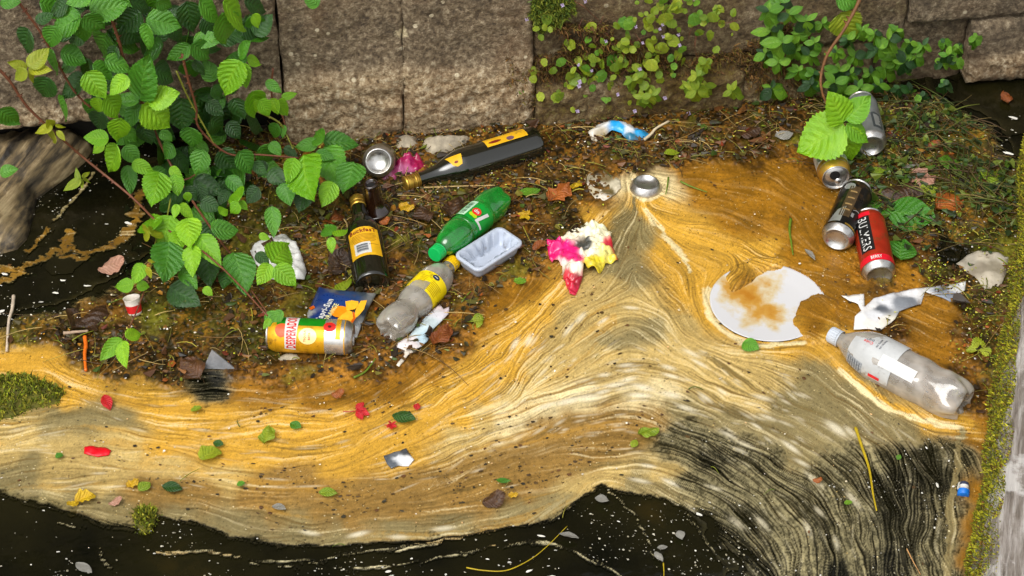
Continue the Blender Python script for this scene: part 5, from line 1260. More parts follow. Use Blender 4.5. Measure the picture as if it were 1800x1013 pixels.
# standing grey pyramid of plastic, with a wet film
pyr = [P(357, 648, 0.003), P(415, 650, 0.003), P(372, 615, 0.052), P(392, 636, 0.004)]
tag(link('carton_corner', pymesh('carton_corner', [tuple(p) for p in pyr] + [tuple(p + Vector((0, 0.006, -0.004))) for p in pyr], [(0, 1, 2), (4, 6, 5), (0, 4, 5, 1), (1, 5, 6, 2), (2, 6, 4, 0)], False), M('grey_wet_card', C(150, 152, 156), 0.25, var=0.2, bump=0.3, bscale=300, coat=0.5)), 'grey triangular carton corner sticking up from dark water', 'carton')
# ------------------------------------------------------------------ juice pouch
pc = P(600, 556, 0)
po = thing('juice_pouch', 'flattened silver and blue juice pouch with orange slices behind the yellow can', 'pouch', pc)
shell = sheet('shell', None, None, [(540,562),(561,515),(600,520),(662,527),(648,552),(636,580),(628,604),(600,600),(545,585)], 0.006, 0.010, 0.004, 24, 0.002, PRINT,
      [(545,560,(150,150,146)),(552,550,(24,50,112)),(565,522,(22,44,100)),(580,540,(20,52,120)),(600,545,(22,60,126)),(600,525,(40,60,90)),(640,530,(60,70,80)),(650,528,(130,128,122)),(655,535,(110,112,112)),(640,560,(60,76,90)),(632,575,(150,154,156)),(628,598,(196,196,194)),(600,575,(30,60,116)),(560,570,(20,44,104)),(620,535,(34,62,104)),(590,519,(120,118,110)),(545,580,(60,80,120)),(572,517,(90,96,110))], 0.005, puff=0.014, seed=3, parent=po)
def flat_on(name, outline_px, z, mat, parent):
    pts = [P(x, y, z) for x, y in outline_px]
    n = len(pts); off = parent.matrix_world.translation if parent.parent is None else parent.parent.location
    V = [tuple(p - off) for p in pts] + [tuple(p - off - Vector((0, 0, 0.001))) for p in pts]
    return link(name, pymesh(name, V, [tuple(range(n))] + [(i, n + i, n + (i + 1) % n, (i + 1) % n) for i in range(n)], False), mat, parent)
OR1 = M('orange_fruit_print', C(238, 140, 16), 0.35, var=0.15, vscale=90); OR2 = M('orange_flesh_print', C(246, 178, 40), 0.35, var=0.15, vscale=120); ORD = M('orange_rind_print', C(206, 92, 14), 0.35)
ZP = 0.0335
flat_on('orange_print', ell(598, 548, 17, 10), ZP, OR1, po)
flat_on('orange_print', [(588,566),(600,554),(612,546),(619,548),(621,560),(614,568),(600,570)], ZP + .001, OR2, po)
flat_on('rind_print', [(615,567),(621,559),(620,548),(623,549),(625,560),(619,569)], ZP + .0015, ORD, po)
flat_on('orange_print', [(607,530),(618,528),(630,530),(630,539),(622,544),(609,546)], ZP + .001, OR2, po)
flat_on('orange_print', [(634,529),(645,528),(640,543),(632,553),(622,562),(625,545)], ZP + .001, OR2, po)
def text_flat(name, s, p0, p1, hpx, z, mat, parent, bold=0.02):
    a, b_ = P(*p0, z), P(*p1, z); xd = b_ - a; L = xd.length; xd.normalize(); yd = Vector((-xd.y, xd.x, 0))
    V, F = text_geo(s, 1.0, bold); V[:, 0] *= L / np.ptp(V[:, 0]); V[:, 1] *= hpx * MM / np.ptp(V[:, 1])
    c_ = (a + b_) / 2; off = parent.location
    return link(name, pymesh(name, [tuple(c_ + xd * v[0] + yd * v[1] - off) for v in V], F, False), mat, parent)
text_flat('lettering', 'Capri-Sun', (559,566), (583,526), 15, ZP, WHITE, po, 0.03)
text_flat('lettering', 'ORANGE', (572,564), (592,534), 9, ZP, M('pale_yellow_print', C(226, 214, 140), 0.4), po, 0.02)
flat_on('straw_wrap', [(543,541),(551,537),(554,541),(546,545)], ZP - 0.01, ORD, po)
# ------------------------------------------------------------------ white food tray
ta, tb, tc_, td = P(801, 444, 0.038), P(884, 391, 0.038), P(917, 430, 0.038), P(835, 481, 0.038)
cen = (ta + tb + tc_ + td) / 4; ux = ((tb - ta) + (tc_ - td)); lx = ux.length / 4; ux.normalize(); vy = Vector((-ux.y, ux.x, 0)); ly = abs((ta - td).dot(vy) + (tb - tc_).dot(vy)) / 4
tray = thing('food_tray', 'white ribbed plastic food tray beside the green bottle', 'tray', Matrix(((ux.x, vy.x, 0, cen.x), (ux.y, vy.y, 0, cen.y), (0, 0, 1, 0.006), (0, 0, 0, 1))))
def rrect(hx, hy, rad, z, n=9, rib=0.0):
    o = []
    for cx, cy, a in ((hx - rad, hy - rad, 0), (-hx + rad, hy - rad, 90), (-hx + rad, -hy + rad, 180), (hx - rad, -hy + rad, 270)):
        for k in range(n): th = math.radians(a + 90 * k / (n - 1)); o.append((cx + rad * math.cos(th), cy + rad * math.sin(th), z))
    # resample evenly so that ribs sit along the straight sides
    pts = [Vector(p) for p in o]; L = [0]
    for i in range(len(pts)): L.append(L[-1] + (pts[(i + 1) % len(pts)] - pts[i]).length)
    N = 120; out = []
    for k in range(N):
        s = L[-1] * k / N
        i = max(j for j in range(len(pts)) if L[j] <= s + 1e-9); f = (s - L[i]) / max(L[i + 1] - L[i], 1e-9)
        p = pts[i].lerp(pts[(i + 1) % len(pts)], f)
        if rib:
            q = rib * (1 if (int(s / 0.011) % 2) else 0); rr = math.hypot(p.x, p.y); p = Vector((p.x * (1 - q / rr), p.y * (1 - q / rr), p.z))
        out.append(p)
    return out
loops = [rrect(lx - .002, ly - .002, .014, .024), rrect(lx, ly, .015, .026), rrect(lx, ly, .015, .0305), rrect(lx - .0015, ly - .0015, .014, .032), rrect(lx - .0055, ly - .0055, .012, .032), rrect(lx - .007, ly - .007, .011, .030), rrect(lx - .008, ly - .008, .011, .026, rib=.0065), rrect(lx - .014, ly - .014, .010, .005, rib=.0065), rrect(lx - .019, ly - .019, .009, .002), rrect((lx - .019) * .5, (ly - .019) * .5, .003, .0026)]
def loops_mesh(loops, cap=True):
    V = [tuple(p) for l in loops for p in l]; N = len(loops[0])
    F = [(i * N + k, i * N + (k + 1) % N, (i + 1) * N + (k + 1) % N, (i + 1) * N + k) for i in range(len(loops) - 1) for k in range(N)]
    if cap: F.append(tuple((len(loops) - 1) * N + k for k in range(N)))
    return V, F
TRAYW = M('white_tray_plastic', C(176, 184, 198), 0.35, var=0.05, dirt=0.04, coat=0.2)
link('rim', pymesh('rim', *loops_mesh(loops[:5], False)), TRAYW, tray)
link('basin', pymesh('basin', *loops_mesh(loops[4:])), TRAYW, tray)
link('underside', pymesh('underside', *loops_mesh([rrect(lx - .004, ly - .004, .013, .026), rrect(lx - .008, ly - .008, .011, .008), rrect(lx - .012, ly - .012, .010, -.002)])), TRAYW, tray)
# ------------------------------------------------------------------ half drowned white plate
pm, nt, b = new_mat('white_plate_silted')
tcc = nt.nodes.new('ShaderNodeTexCoord').outputs['Object']
spx = nt.nodes.new('ShaderNodeSeparateXYZ'); nt.links.new(tcc, spx.inputs[0])
silt = math_n(nt, 'ADD', noise_n(nt, 13, 6, tcc, 0.6), math_n(nt, 'MULTIPLY_ADD', math_n(nt, 'SQRT', math_n(nt, 'ADD', math_n(nt, 'POWER', math_n(nt, 'ABSOLUTE', math_n(nt, 'MULTIPLY', math_n(nt, 'ADD', spx.outputs[0], 0.028), 1.7)), 2.0), math_n(nt, 'POWER', math_n(nt, 'ABSOLUTE', math_n(nt, 'SUBTRACT', spx.outputs[1], 0.018)), 2.0))), -2.5, 0.255))
edge_ = ramp(nt, silt, [(0.47, C(198, 197, 198)), (0.56, C(196, 180, 146)), (0.66, C(184, 138, 60)), (0.80, C(168, 110, 30))])
nt.links.new(edge_, b.inputs['Base Color']); b.inputs['Roughness'].default_value = 0.28
plc = P(1350, 533, 0)
plate = thing('plate', 'round white plate half covered in golden silt', 'plate', Matrix.Translation(plc + Vector((0, 0, -0.0035))) @ Matrix.Rotation(math.radians(-0.6), 4, 'X') @ Matrix.Rotation(math.radians(0.4), 4, 'Y'))
RP = 0.112
dish = lathe('dish', [(0.0, 0.0030), (0.04, 0.0030), (0.068, 0.0032), (0.078, 0.0040), (0.092, 0.0055), (0.108, 0.0065), (0.1115, 0.0070), (RP, 0.0064), (0.1105, 0.005), (0.09, 0.002), (0.06, -0.002)], pm, plate, 72)
# ------------------------------------------------------------------ small bits of rubbish
cpt = thing('paper_cup', 'tiny white cup with red stripe tipped in the scum on the left', 'cup', axis_frame(P(238, 552, 0.004), P(233, 531, 0.028), 0.0))
lathe('wall', [(0.0, 0.001), (0.012, 0.0), (0.0135, 0.004), (0.0150, 0.026), (0.0160, 0.034), (0.0166, 0.035), (0.0152, 0.034), (0.0140, 0.026), (0.0120, 0.006), (0.0, 0.006)], M('cup_white', C(228, 218, 206), 0.5, dirt=0.1), cpt, 32)
lathe('red_stripe', [(0.0140, 0.006), (0.0152, 0.022)], M('cup_red', C(198, 28, 26), 0.5), cpt, 32)
def stick(name, label, cat, a, b_, r, mat, za=0.012, zb=0.012):
    pa, pb = P(*a, za), P(*b_, zb); mid = (pa + pb) / 2 + Vector((rnd.uniform(-.004, .004), rnd.uniform(-.004, .004), rnd.uniform(0, .003)))
    return tag(tube(name, [pa, (pa + mid) / 2 + Vector((.002, 0, 0)), mid, pb], r, r * 0.7, mat, None, 7, 5, 0, Vector((0, 0, 0)), jit=0.08), label, cat)
stick('straw', 'bleached pale stick lying at the far left edge', 'stick', (24, 520), (12, 618), 0.0036, M('pale_wood', C(190, 172, 150), 0.7, var=0.3), .012, .006)
stick('plastic_stick', 'short bright orange plastic stick below the big brown leaf', 'stick', (149, 592), (151, 652), 0.0042, M('orange_plastic', C(216, 104, 20), 0.4, var=0.15), .014, .010)
stick('ice_cream_stick', 'short greyish flat stick lying across the orange stick top', 'stick', (112, 586), (155, 582), 0.0036, M('grey_wood', C(164, 140, 116), 0.7, var=0.3), .012, .016)
stick('lolly_stick', 'thin grey stick poking from the blue wrapper', 'stick', (1132, 246), (1176, 213), 0.0034, M('grey_stick', C(184, 168, 138), 0.6, var=0.2), .012, .03)
stick('dry_stalk', 'long pale dry stalk below the lying dark bottle', 'stalk', (745, 330), (870, 326), 0.0018, M('dry_stalk', C(176, 148, 96), 0.7, var=0.25), .008, .010)
stick('dry_stalk', 'thin pale stalk between bramble trio and lettered dark bottle', 'stalk', (604, 385), (614, 420), 0.0016, _mats['dry_stalk'], .012, .008)
REED = M('yellow_reed', C(176, 150, 18), 0.5, var=0.2)
def blade(name, label, cat, pl, r, mat, z=0.006):
    return tag(tube(name, [P(x, y, z) for x, y in pl], r, r * 0.45, mat, None, 6, 5, 0, Vector((0, 0, 0))), label, cat)
blade('reed', 'long yellow reed blade floating in the streaky dark water', 'reed', [(1504,752),(1515,785),(1528,825),(1535,870),(1541,898)], 0.0032, REED)
blade('reed', 'thin yellow grass stem at the bottom centre of the water', 'grass stem', [(820,998),(850,1003),(890,1003),(930,985),(960,962),(997,925)], 0.0013, REED)
blade('reed', 'thin orange root curling in dark water at bottom right', 'root', [(1594,965),(1604,985),(1618,1010)], 0.0012, M('orange_root', C(196, 146, 90), 0.6))
blade('reed', 'short vertical yellow stem at the bottom edge', 'grass stem', [(1166,990),(1167,1003),(1167,1016)], 0.0013, REED)
GRS = M('floating_grass', C(96, 120, 26), 0.5, var=0.3)
blade('grass_blade', 'upright green grass blade left of the red can', 'grass blade', [(1390,385),(1388,405),(1391,428),(1394,448)], 0.0032, GRS, 0.008)
blade('grass_blade', 'short green grass blade right of the sunken can', 'grass blade', [(1196,319),(1215,328),(1243,338)], 0.0022, GRS, 0.008)
blade('grass_blade', 'green grass blade just right of the sunken can ring', 'grass blade', [(1175,312),(1173,328),(1170,342)], 0.0020, GRS, 0.008)
blade('grass_blade', 'curved green grass blade below the torn pale wrapper', 'grass blade', [(622,664),(640,655),(652,642),(660,630)], 0.0024, GRS, 0.009)
blade('grass_blade', 'short grass blades between yellow bottle and golden foam', 'grass blade', [(812,530),(820,520),(828,512)], 0.0018, GRS, 0.009)
ct = thing('bottle_cap', 'tiny blue and white bottle cap by the mossy beam', 'cap', axis_frame(P(1693, 872, 0.003), P(1695, 853, 0.008), 0.0))
lathe('blue_skirt', [(0.0, 0.0), (0.0095, 0.0), (0.0105, 0.001), (0.0105, 0.011)], M('blue_plastic', C(24, 110, 200), 0.4), ct, 24)
lathe('white_collar', [(0.0105, 0.011), (0.0085, 0.013), (0.0085, 0.020)], M('collar_white', C(214, 210, 204), 0.4, dirt=0.2), ct, 24)
lathe('dark_top', [(0.0085, 0.020), (0.0080, 0.026), (0.0, 0.027)], M('cap_dark', C(60, 66, 90), 0.4), ct, 24)
# ================================================================== STONES, LOG, FALLEN LEAVES, LOOSE BITS
def mound(name, label, cat, out_px, h, mat, res=0.006, rough=0.01, scale=30, seed=1, power=0.5, z0=-0.004, grain=None):
    o = sheet(name, label, cat, out_px, 0.0, 0, 0, 30, 0.004, mat, None, res)
    me = o.data; n = len(me.vertices) // 2
    V = np.array([v.co[:] for v in me.vertices]); poly = [p2(*a) for a in out_px]
    wx_ = V[:, 0] + o.location.x; wy_ = V[:, 1] + o.location.y
    d = polydist(poly, wx_, wy_, True); dm = d.max()
    Z = z0 + h * np.clip(d / dm, 0, 1) ** power + (fbm(wx_ * scale, wy_ * scale, 4, seed) - .5) * rough * np.clip(d / dm * 3, 0, 1)
    if grain:
        gx__, gy__ = grain; u = wx_ * gx__ + wy_ * gy__; v = -wx_ * gy__ + wy_ * gx__
        Z += (fbm(u * 7, v * 75, 4, seed + 2) - .5) * 0.022 * np.clip(d / dm * 3, 0, 1) + (fbm(u * 4, v * 22, 3, seed + 5) - .5) * 0.03 * np.clip(d / dm * 3, 0, 1)
    V[:n, 2] = Z[:n]; V[n:, 2] = -0.01
    me.vertices.foreach_set('co', V.astype(np.float32).ravel()); me.update()
    return o
lm, nt, b = new_mat('drowned_log')
tc = nt.nodes.new('ShaderNodeTexCoord').outputs['Object']
ga = P(0, 445); gb = P(160, 255); gang = math.atan2(gb.y - ga.y, gb.x - ga.x)
mp = node(nt, 'ShaderNodeMapping'); mp.vector_type = 'POINT'; mp.inputs['Rotation'].default_value = (0, 0, -gang); nt.links.new(tc, mp.inputs[0])
mp2 = node(nt, 'ShaderNodeMapping'); mp2.inputs['Scale'].default_value = (0.12, 1, 1); nt.links.new(mp.outputs[0], mp2.inputs[0])
g = noise_n(nt, 45, 7, mp2.outputs[0], 0.6)
nt.links.new(ramp(nt, g, [(0.36, C(32, 27, 21)), (0.45, C(76, 66, 50)), (0.54, C(120, 102, 72)), (0.66, C(166, 148, 112))]), b.inputs['Base Color'])
b.inputs['Roughness'].default_value = 0.55
nt.links.new(bump_n(nt, g, 0.6, 0.006), b.inputs['Normal'])
mound('driftwood_log', 'pale grained driftwood log lying at the left edge under the wall', 'log', [(-60,262),(0,250),(60,242),(130,236),(166,262),(150,284),(122,308),(92,330),(66,350),(58,385),(48,420),(30,438),(0,446),(-60,450)], 0.07, lm, 0.006, 0.014, 14, 3, 0.45, -0.004, (math.cos(gang), math.sin(gang)))
STN = M('pale_stone', C(168, 156, 134), 0.75, var=0.4, vscale=70, bump=0.6, dirt=0.15)
mound('stone', 'small pale stone between the silver can and the wall', 'stone', [(692,262),(697,247),(715,241),(735,245),(738,262),(722,272),(700,271)], 0.03, STN, 0.005, 0.012, 40, 2)
mound('stone', 'flat pale stone behind the lying dark bottle', 'stone', [(738,262),(745,248),(770,243),(800,245),(832,243),(820,256),(795,268),(768,277),(748,274)], 0.032, STN, 0.005, 0.014, 36, 5)
mound('stone', 'pale stone just below the yellow and green can', 'stone', [(484,632),(500,622),(525,624),(534,634),(515,640),(492,640)], 0.014, STN, 0.005, 0.01, 40, 6)
MR = M('mossy_rock', C(96, 92, 26), 0.85, var=0.6, vscale=60, bump=0.8, bscale=120)
def mossrock(label, out, h, seed, n):
    o = mound('mossy_rock', label, 'rock', out, h, MR, 0.006, 0.02, 26, seed)
    poly = [p2(*a) for a in out]; V = np.array([v.co[:] for v in o.data.vertices])[:len(o.data.vertices) // 2]
    r = np.random.default_rng(seed); k = r.integers(0, len(V), n); pts = V[k] + (r.random((n, 3)) - .5) * 0.006
    tufts('moss', pts, np.tile([0, -0.2, 1], (n, 1)), 0.009, 0.0026, [C(140, 146, 24), C(104, 118, 22), C(84, 92, 20), C(160, 152, 44)], o, None, 0.8, seed)
    return o
mossrock('low green mossy rock in golden foam at the left edge', [(-50,672),(0,660),(40,658),(85,672),(118,690),(104,712),(60,722),(20,738),(-50,745)], 0.028, 4, 2600)
mossrock('small mossy lump at the lower edge of the foam', [(234,906),(245,896),(268,895),(280,904),(272,920),(262,936),(248,938),(236,922)], 0.020, 7, 700)

# ------------------------------------------------------------------ fallen leaves, petals, feathers (each its own thing)
def floater(label, cat, x, y, L, ang, mk, kind='oval', wid=1.4, name='fallen_leaf', z=0.006, tilt=0.22):
    if mk in ('br', 'or', 'pk', 'ye') and kind != 'slim' or (mk == 'gy' and kind == 'bramble'): kind = 'dead'; wid = wid * (0.9 if kind == 'oval' else 0.75) if wid > 1.25 else wid
    if mk == 'wh': L = L * 0.72
    a = math.radians(ang); dx, dy = math.cos(a) * L / 2, -math.sin(a) * L / 2
    p = P(x, y); zz = z + surf_z(p.x, p.y)
    o = leaf_at(None, P(x - dx, y - dy, zz), P(x + dx, y + dy, zz + 0.003), kind, mk, Vector((0, 0, 1)), wid, name, tilt=tilt)
    # leaves droop at both ends: lift by their bend
    o.location.z += 0.08 * L * MM
    return tag(o, label, cat)
def palm_leaf(label, x, y, L, ang, mk, lobes=5, cat='leaf', name='fallen_leaf'):
    p = P(x, y); V = [(0, 0, 0.006)]; F = []
    N = 60
    for k in range(N):
        t = -2.5 + 5.0 * k / (N - 1); q = math.cos(t * lobes * 0.5 * 6.283 / 5.0 * 0.5 * 2)
        env = 0.72 - 0.09 * abs(t); r_ = L * MM * 0.62 * env * (0.62 + 0.42 * abs(math.cos(t * lobes / 2 * 0.63)) ** 1.4) * (1 + 0.07 * (-1) ** k)
        th = math.radians(ang) + t
        V.append((r_ * math.cos(th), r_ * math.sin(th), 0.006 + 0.004 * math.sin(3 * t) + 0.05 * r_))
    F = [(0, k, k + 1) for k in range(1, N)]
    me = pymesh(name, V, F); uv = me.uv_layers.new(name='UVMap')
    for l in me.loops: uv.data[l.index].uv = (0.5 + 0.05 * math.sin(l.vertex_index), (l.vertex_index % 12) / 12)
    me.materials.append(LM[mk]); root = link(name, me); root.location = (p.x, p.y, surf_z(p.x, p.y))
    th = math.radians(ang) + math.pi; st = tube('stalk', [Vector((0, 0, .006)), Vector((math.cos(th) * L * MM * .2, math.sin(th) * L * MM * .2, .006)), Vector((math.cos(th + .3) * L * MM * .38, math.sin(th + .3) * L * MM * .38, .004))], .0012, .0008, CANEG, root, 5, 4, 0, Vector((0, 0, 0)))
    return tag(root, label, cat)
palm_leaf('pale green lobed leaf in brown scum right of the torn pale wrapper', 836, 574, 44, 60, 'gy')
palm_leaf('yellow green lobed leaf against the foot of the mossy beam', 1719, 622, 62, 80, 'gy')
FL = [
 ('wide dark green leaf lying right of the black can', 'leaf', 1600, 381, 88, -4, 'm', 'oval', 1.5),
 ('long rust brown leaf above the wide green leaf', 'leaf', 1582, 344, 84, 172, 'br', 'oval', 1.3),
 ('crumpled orange leaf right of the long rust leaf', 'leaf', 1668, 358, 52, 25, 'or', 'bramble', 1.2),
 ('dark green leaf wedged between black can and red can', 'leaf', 1533, 372, 46, 100, 'm', 'oval', 1.6),
 ('small dark green leaf right of the red can', 'leaf', 1586, 440, 40, 80, 'm', 'oval', 1.7),
 ('large sodden brown leaf by the tiny cup', 'leaf', 172, 552, 112, 35, 'br', 'bramble', 1.0),
 ('greyish pink curled leaf in the dark pool on the left', 'leaf', 196, 470, 50, 20, 'pk', 'oval', 1.5),
 ('bright orange leaf near the see-through plastic lid', 'leaf', 982, 342, 44, 30, 'or', 'bramble', 1.2),
 ('small yellow petal above the bright orange leaf', 'petal', 1012, 324, 22, 60, 'ye', 'oval', 1.5),
 ('small yellow leaf below the blue wrapper', 'leaf', 1181, 269, 28, 10, 'gy', 'oval', 1.3),
 ('curled orange leaf touching the torn pale wrapper', 'leaf', 775, 591, 44, 50, 'or', 'oval', 1.5),
 ('small orange leaf at the top edge of the golden foam', 'leaf', 594, 693, 24, 10, 'or', 'oval', 1.8),
 ('brown leaf left of the grey carton corner', 'leaf', 337, 650, 48, 130, 'br', 'bramble', 1.1),
 ('green leaf tipped with red just below the plate', 'leaf', 1320, 609, 30, -20, 'm', 'bramble', 1.3),
 ('green and yellow leaf floating on the arch of tan foam', 'leaf', 1140, 761, 38, 10, 'gy', 'bramble', 1.2),
 ('tiny dark yellow leaf on black water under the arch', 'leaf', 1115, 780, 18, 60, 'gy', 'oval', 1.1),
 ('green leaf in golden foam on the left', 'leaf', 469, 766, 32, 70, 'gy', 'bramble', 1.2),
 ('rounded green leaf in tan foam right of the red scrap', 'leaf', 369, 799, 40, 30, 'gy', 'round', 1.0),
 ('tiny dark leaf just above the rounded green leaf', 'leaf', 384, 780, 18, -10, 'd', 'oval', 1.4),
 ('dark mossy leaf in golden foam below the red flower', 'leaf', 710, 735, 42, -8, 'd', 'oval', 1.2),
 ('small green leaf left of the mossy lump', 'leaf', 254, 856, 26, 40, 'gy', 'oval', 1.5),
 ('small yellow ring shaped leaf beside a green one', 'leaf', 233, 851, 24, 25, 'ye', 'oval', 1.2),
 ('dark green floating leaf above the mossy lump', 'leaf', 303, 858, 36, -5, 'd', 'oval', 1.0),
 ('green yellow leaf half sunk in tan foam', 'leaf', 577, 868, 34, 0, 'gy', 'oval', 1.0),
 ('glossy brown leaf near the lower foam edge', 'leaf', 868, 881, 42, 15, 'br', 'bramble', 1.1),
 ('tiny yellow leaf tip beside the glossy brown leaf', 'leaf', 902, 871, 18, 5, 'ye', 'oval', 1.0),
 ('bright yellow crumpled petal at the lower foam edge', 'petal', 150, 877, 38, 15, 'ye', 'bramble', 1.1),
 ('small yellow petal at the lower left foam edge', 'petal', 128, 886, 22, 200, 'ye', 'oval', 1.6),
 ('rust leaf lying on dark scum near the wall', 'leaf', 1315, 234, 44, 10, 'br', 'oval', 1.6),
 ('small green leaf in the weedy corner near the beam', 'leaf', 1670, 286, 30, 100, 'h', 'bramble', 1.2),
 ('limp yellow green leaf close to the beam top', 'leaf', 1744, 308, 56, 115, 'gy', 'oval', 0.9),
 ('orange leaf among weeds right of the bramble shoot', 'leaf', 1636, 256, 34, 0, 'or', 'oval', 1.5),
 ('small rust leaf by the dark water near the wall corner', 'leaf', 1768, 172, 22, 110, 'or', 'oval', 1.4),
 ('grey dead leaf in the weedy scum', 'leaf', 1622, 316, 46, -30, 'pk', 'oval', 1.2),
 ('yellow leaf at the edge of the black can', 'leaf', 1544, 302, 30, 10, 'gy', 'oval', 1.2),
 ('olive leaf with brown tip right of the grey dead leaf', 'leaf', 1632, 337, 34, 20, 'gy', 'oval', 1.2),
 ('tiny green and orange leaf in golden foam on the left', 'leaf', 345, 720, 20, 20, 'gy', 'round', 1.0),
 ('pale green leaf bit in golden foam', 'leaf', 520, 748, 20, -20, 'm', 'oval', 1.4),
 ('small green leaf in brown scum above the golden foam', 'leaf', 914, 495, 22, 0, 'h', 'round', 1.0),
 ('crumpled yellow leaf right of the brown bottle', 'leaf', 715, 366, 28, -10, 'ye', 'bramble', 1.2),
 ('reddish brown leaf right of the crumpled yellow leaf', 'leaf', 800, 366, 44, 70, 'br', 'bramble', 1.3),
 ('brown leaf below the brown bottle', 'leaf', 745, 378, 34, 120, 'br', 'oval', 1.6),
 ('small rust leaf left of the dark bottle cap', 'leaf', 588, 380, 34, 80, 'or', 'bramble', 1.2),
 ('curled orange brown leaf left of the lettered bottle', 'leaf', 594, 465, 40, 60, 'br', 'bramble', 1.2),
 ('small orange leaf above the curled brown leaf', 'leaf', 589, 446, 22, 80, 'or', 'oval', 1.4),
 ('yellow grassy leaf beside the lettered bottle base', 'leaf', 604, 503, 40, 60, 'gy', 'slim', 1.6),
 ('orange leaf just below the broken brown bottle', 'leaf', 676, 390, 20, 10, 'or', 'oval', 1.6),
 ('small orange leaf left of the pink and cream wrapper', 'leaf', 948, 434, 26, 20, 'or', 'oval', 1.2),
 ('dark leaf left of the bright orange leaf', 'leaf', 930, 338, 40, 12, 'h', 'slim', 1.8),
 ('white curled feather above the long rust leaf', 'feather', 1598, 293, 34, 15, 'wh', 'slim', 1.4),
 ('pale oval feather in tan foam at lower left', 'feather', 490, 893, 34, -5, 'wh', 'oval', 1.1),
 ('slim white feather in black water at bottom centre', 'feather', 1000, 942, 48, -6, 'wh', 'slim', 1.2),
 ('white feather above the slanting feather at bottom centre', 'feather', 1164, 963, 26, 10, 'wh', 'oval', 1.0),
 ('slanting slim feather in black water at bottom centre', 'feather', 1158, 979, 30, -48, 'wh', 'slim', 1.4),
 ('white oval feather at the bottom left corner', 'feather', 148, 999, 44, -28, 'wh', 'oval', 1.1),
 ('small white feather right of centre in black water', 'feather', 1196, 940, 20, -62, 'wh', 'oval', 1.4),
 ('white froth flake under the dark arch', 'feather', 1058, 878, 34, -5, 'wh', 'oval', 1.4),
 ('pale shell shaped petal by the crumpled yellow petal', 'petal', 203, 883, 26, 20, 'pk', 'oval', 1.4),
 ('tiny green leaf on the streaky dark water', 'leaf', 1491, 884, 14, 20, 'h', 'round', 1.1),
 ('tiny green leaf below the large bottle on dark water', 'leaf', 1580, 804, 11, 60, 'h', 'oval', 1.3),
 ('tiny orange leaf on white froth left of the reed', 'leaf', 1437, 845, 18, -8, 'or', 'oval', 1.3),
 ('tiny green leaf left of the red scrap', 'leaf', 104, 802, 14, 30, 'm', 'round', 1.0),
 ('tiny green leaf right of the rounded green leaf', 'leaf', 423, 851, 14, 30, 'm', 'round', 1.0),
 ('green leaf scrap near the glossy brown leaf', 'leaf', 885, 846, 26, 0, 'm', 'oval', 1.0),
 ('small red petal standing in golden foam', 'petal', 187, 707, 24, -70, 'rd', 'slim', 1.5),
 ('tiny crimson petal in golden foam right of the red flower', 'petal', 733, 715, 14, 80, 'rd', 'oval', 1.2),
 ('dark sunken leaf beside the white bag scrap', 'leaf', 470, 445, 40, 60, 'br', 'bramble', 1.2),
 ('white feather shred by the gold rimmed can', 'feather', 1378, 238, 46, 12, 'wh', 'slim', 2.2),
 ('short white feather left of the red can base', 'feather', 1424, 447, 34, -40, 'wh', 'slim', 1.0),
]
for f in FL: floater(*f, name={'leaf': 'fallen_leaf', 'petal': 'petal', 'feather': 'feather'}[f[1]])
def star_flower(label, x, y, L, angs, mk):
    p = P(x, y, 0.008); t = thing('flower', label, 'flower', p)
    for a, s in angs:
        q = P(x + L * s * math.cos(a), y - L * s * math.sin(a), 0.012); leaf_at(t, p, q, 'oval', mk, Vector((0, 0, 1)), 1.0, 'petal', tilt=0.2)
    tube('stalk', [p, P(x - L * .6, y + 2, .008), P(x - L * 1.2, y + 1, .006)], .001, .0008, M('red_stalk', C(170, 40, 40), 0.5), t, 5, 4)
    return t
star_flower('red fuchsia flower lying in golden foam', 627, 722, 20, [(.9, 1), (-.9, .8), (-.2, 1.1), (.3, .9)], 'rd')
star_flower('small crimson star flower in golden foam', 688, 746, 10, [(.6, 1), (2.2, .9), (-.5, 1), (3.6, .9), (4.6, .8)], 'rd')
star_flower('yellow daisy like flower right of the white tray', 924, 378, 15, [(.2, 1), (.9, .8), (2.0, .7), (2.9, 1), (3.7, .8), (5.2, .6)], 'ye')

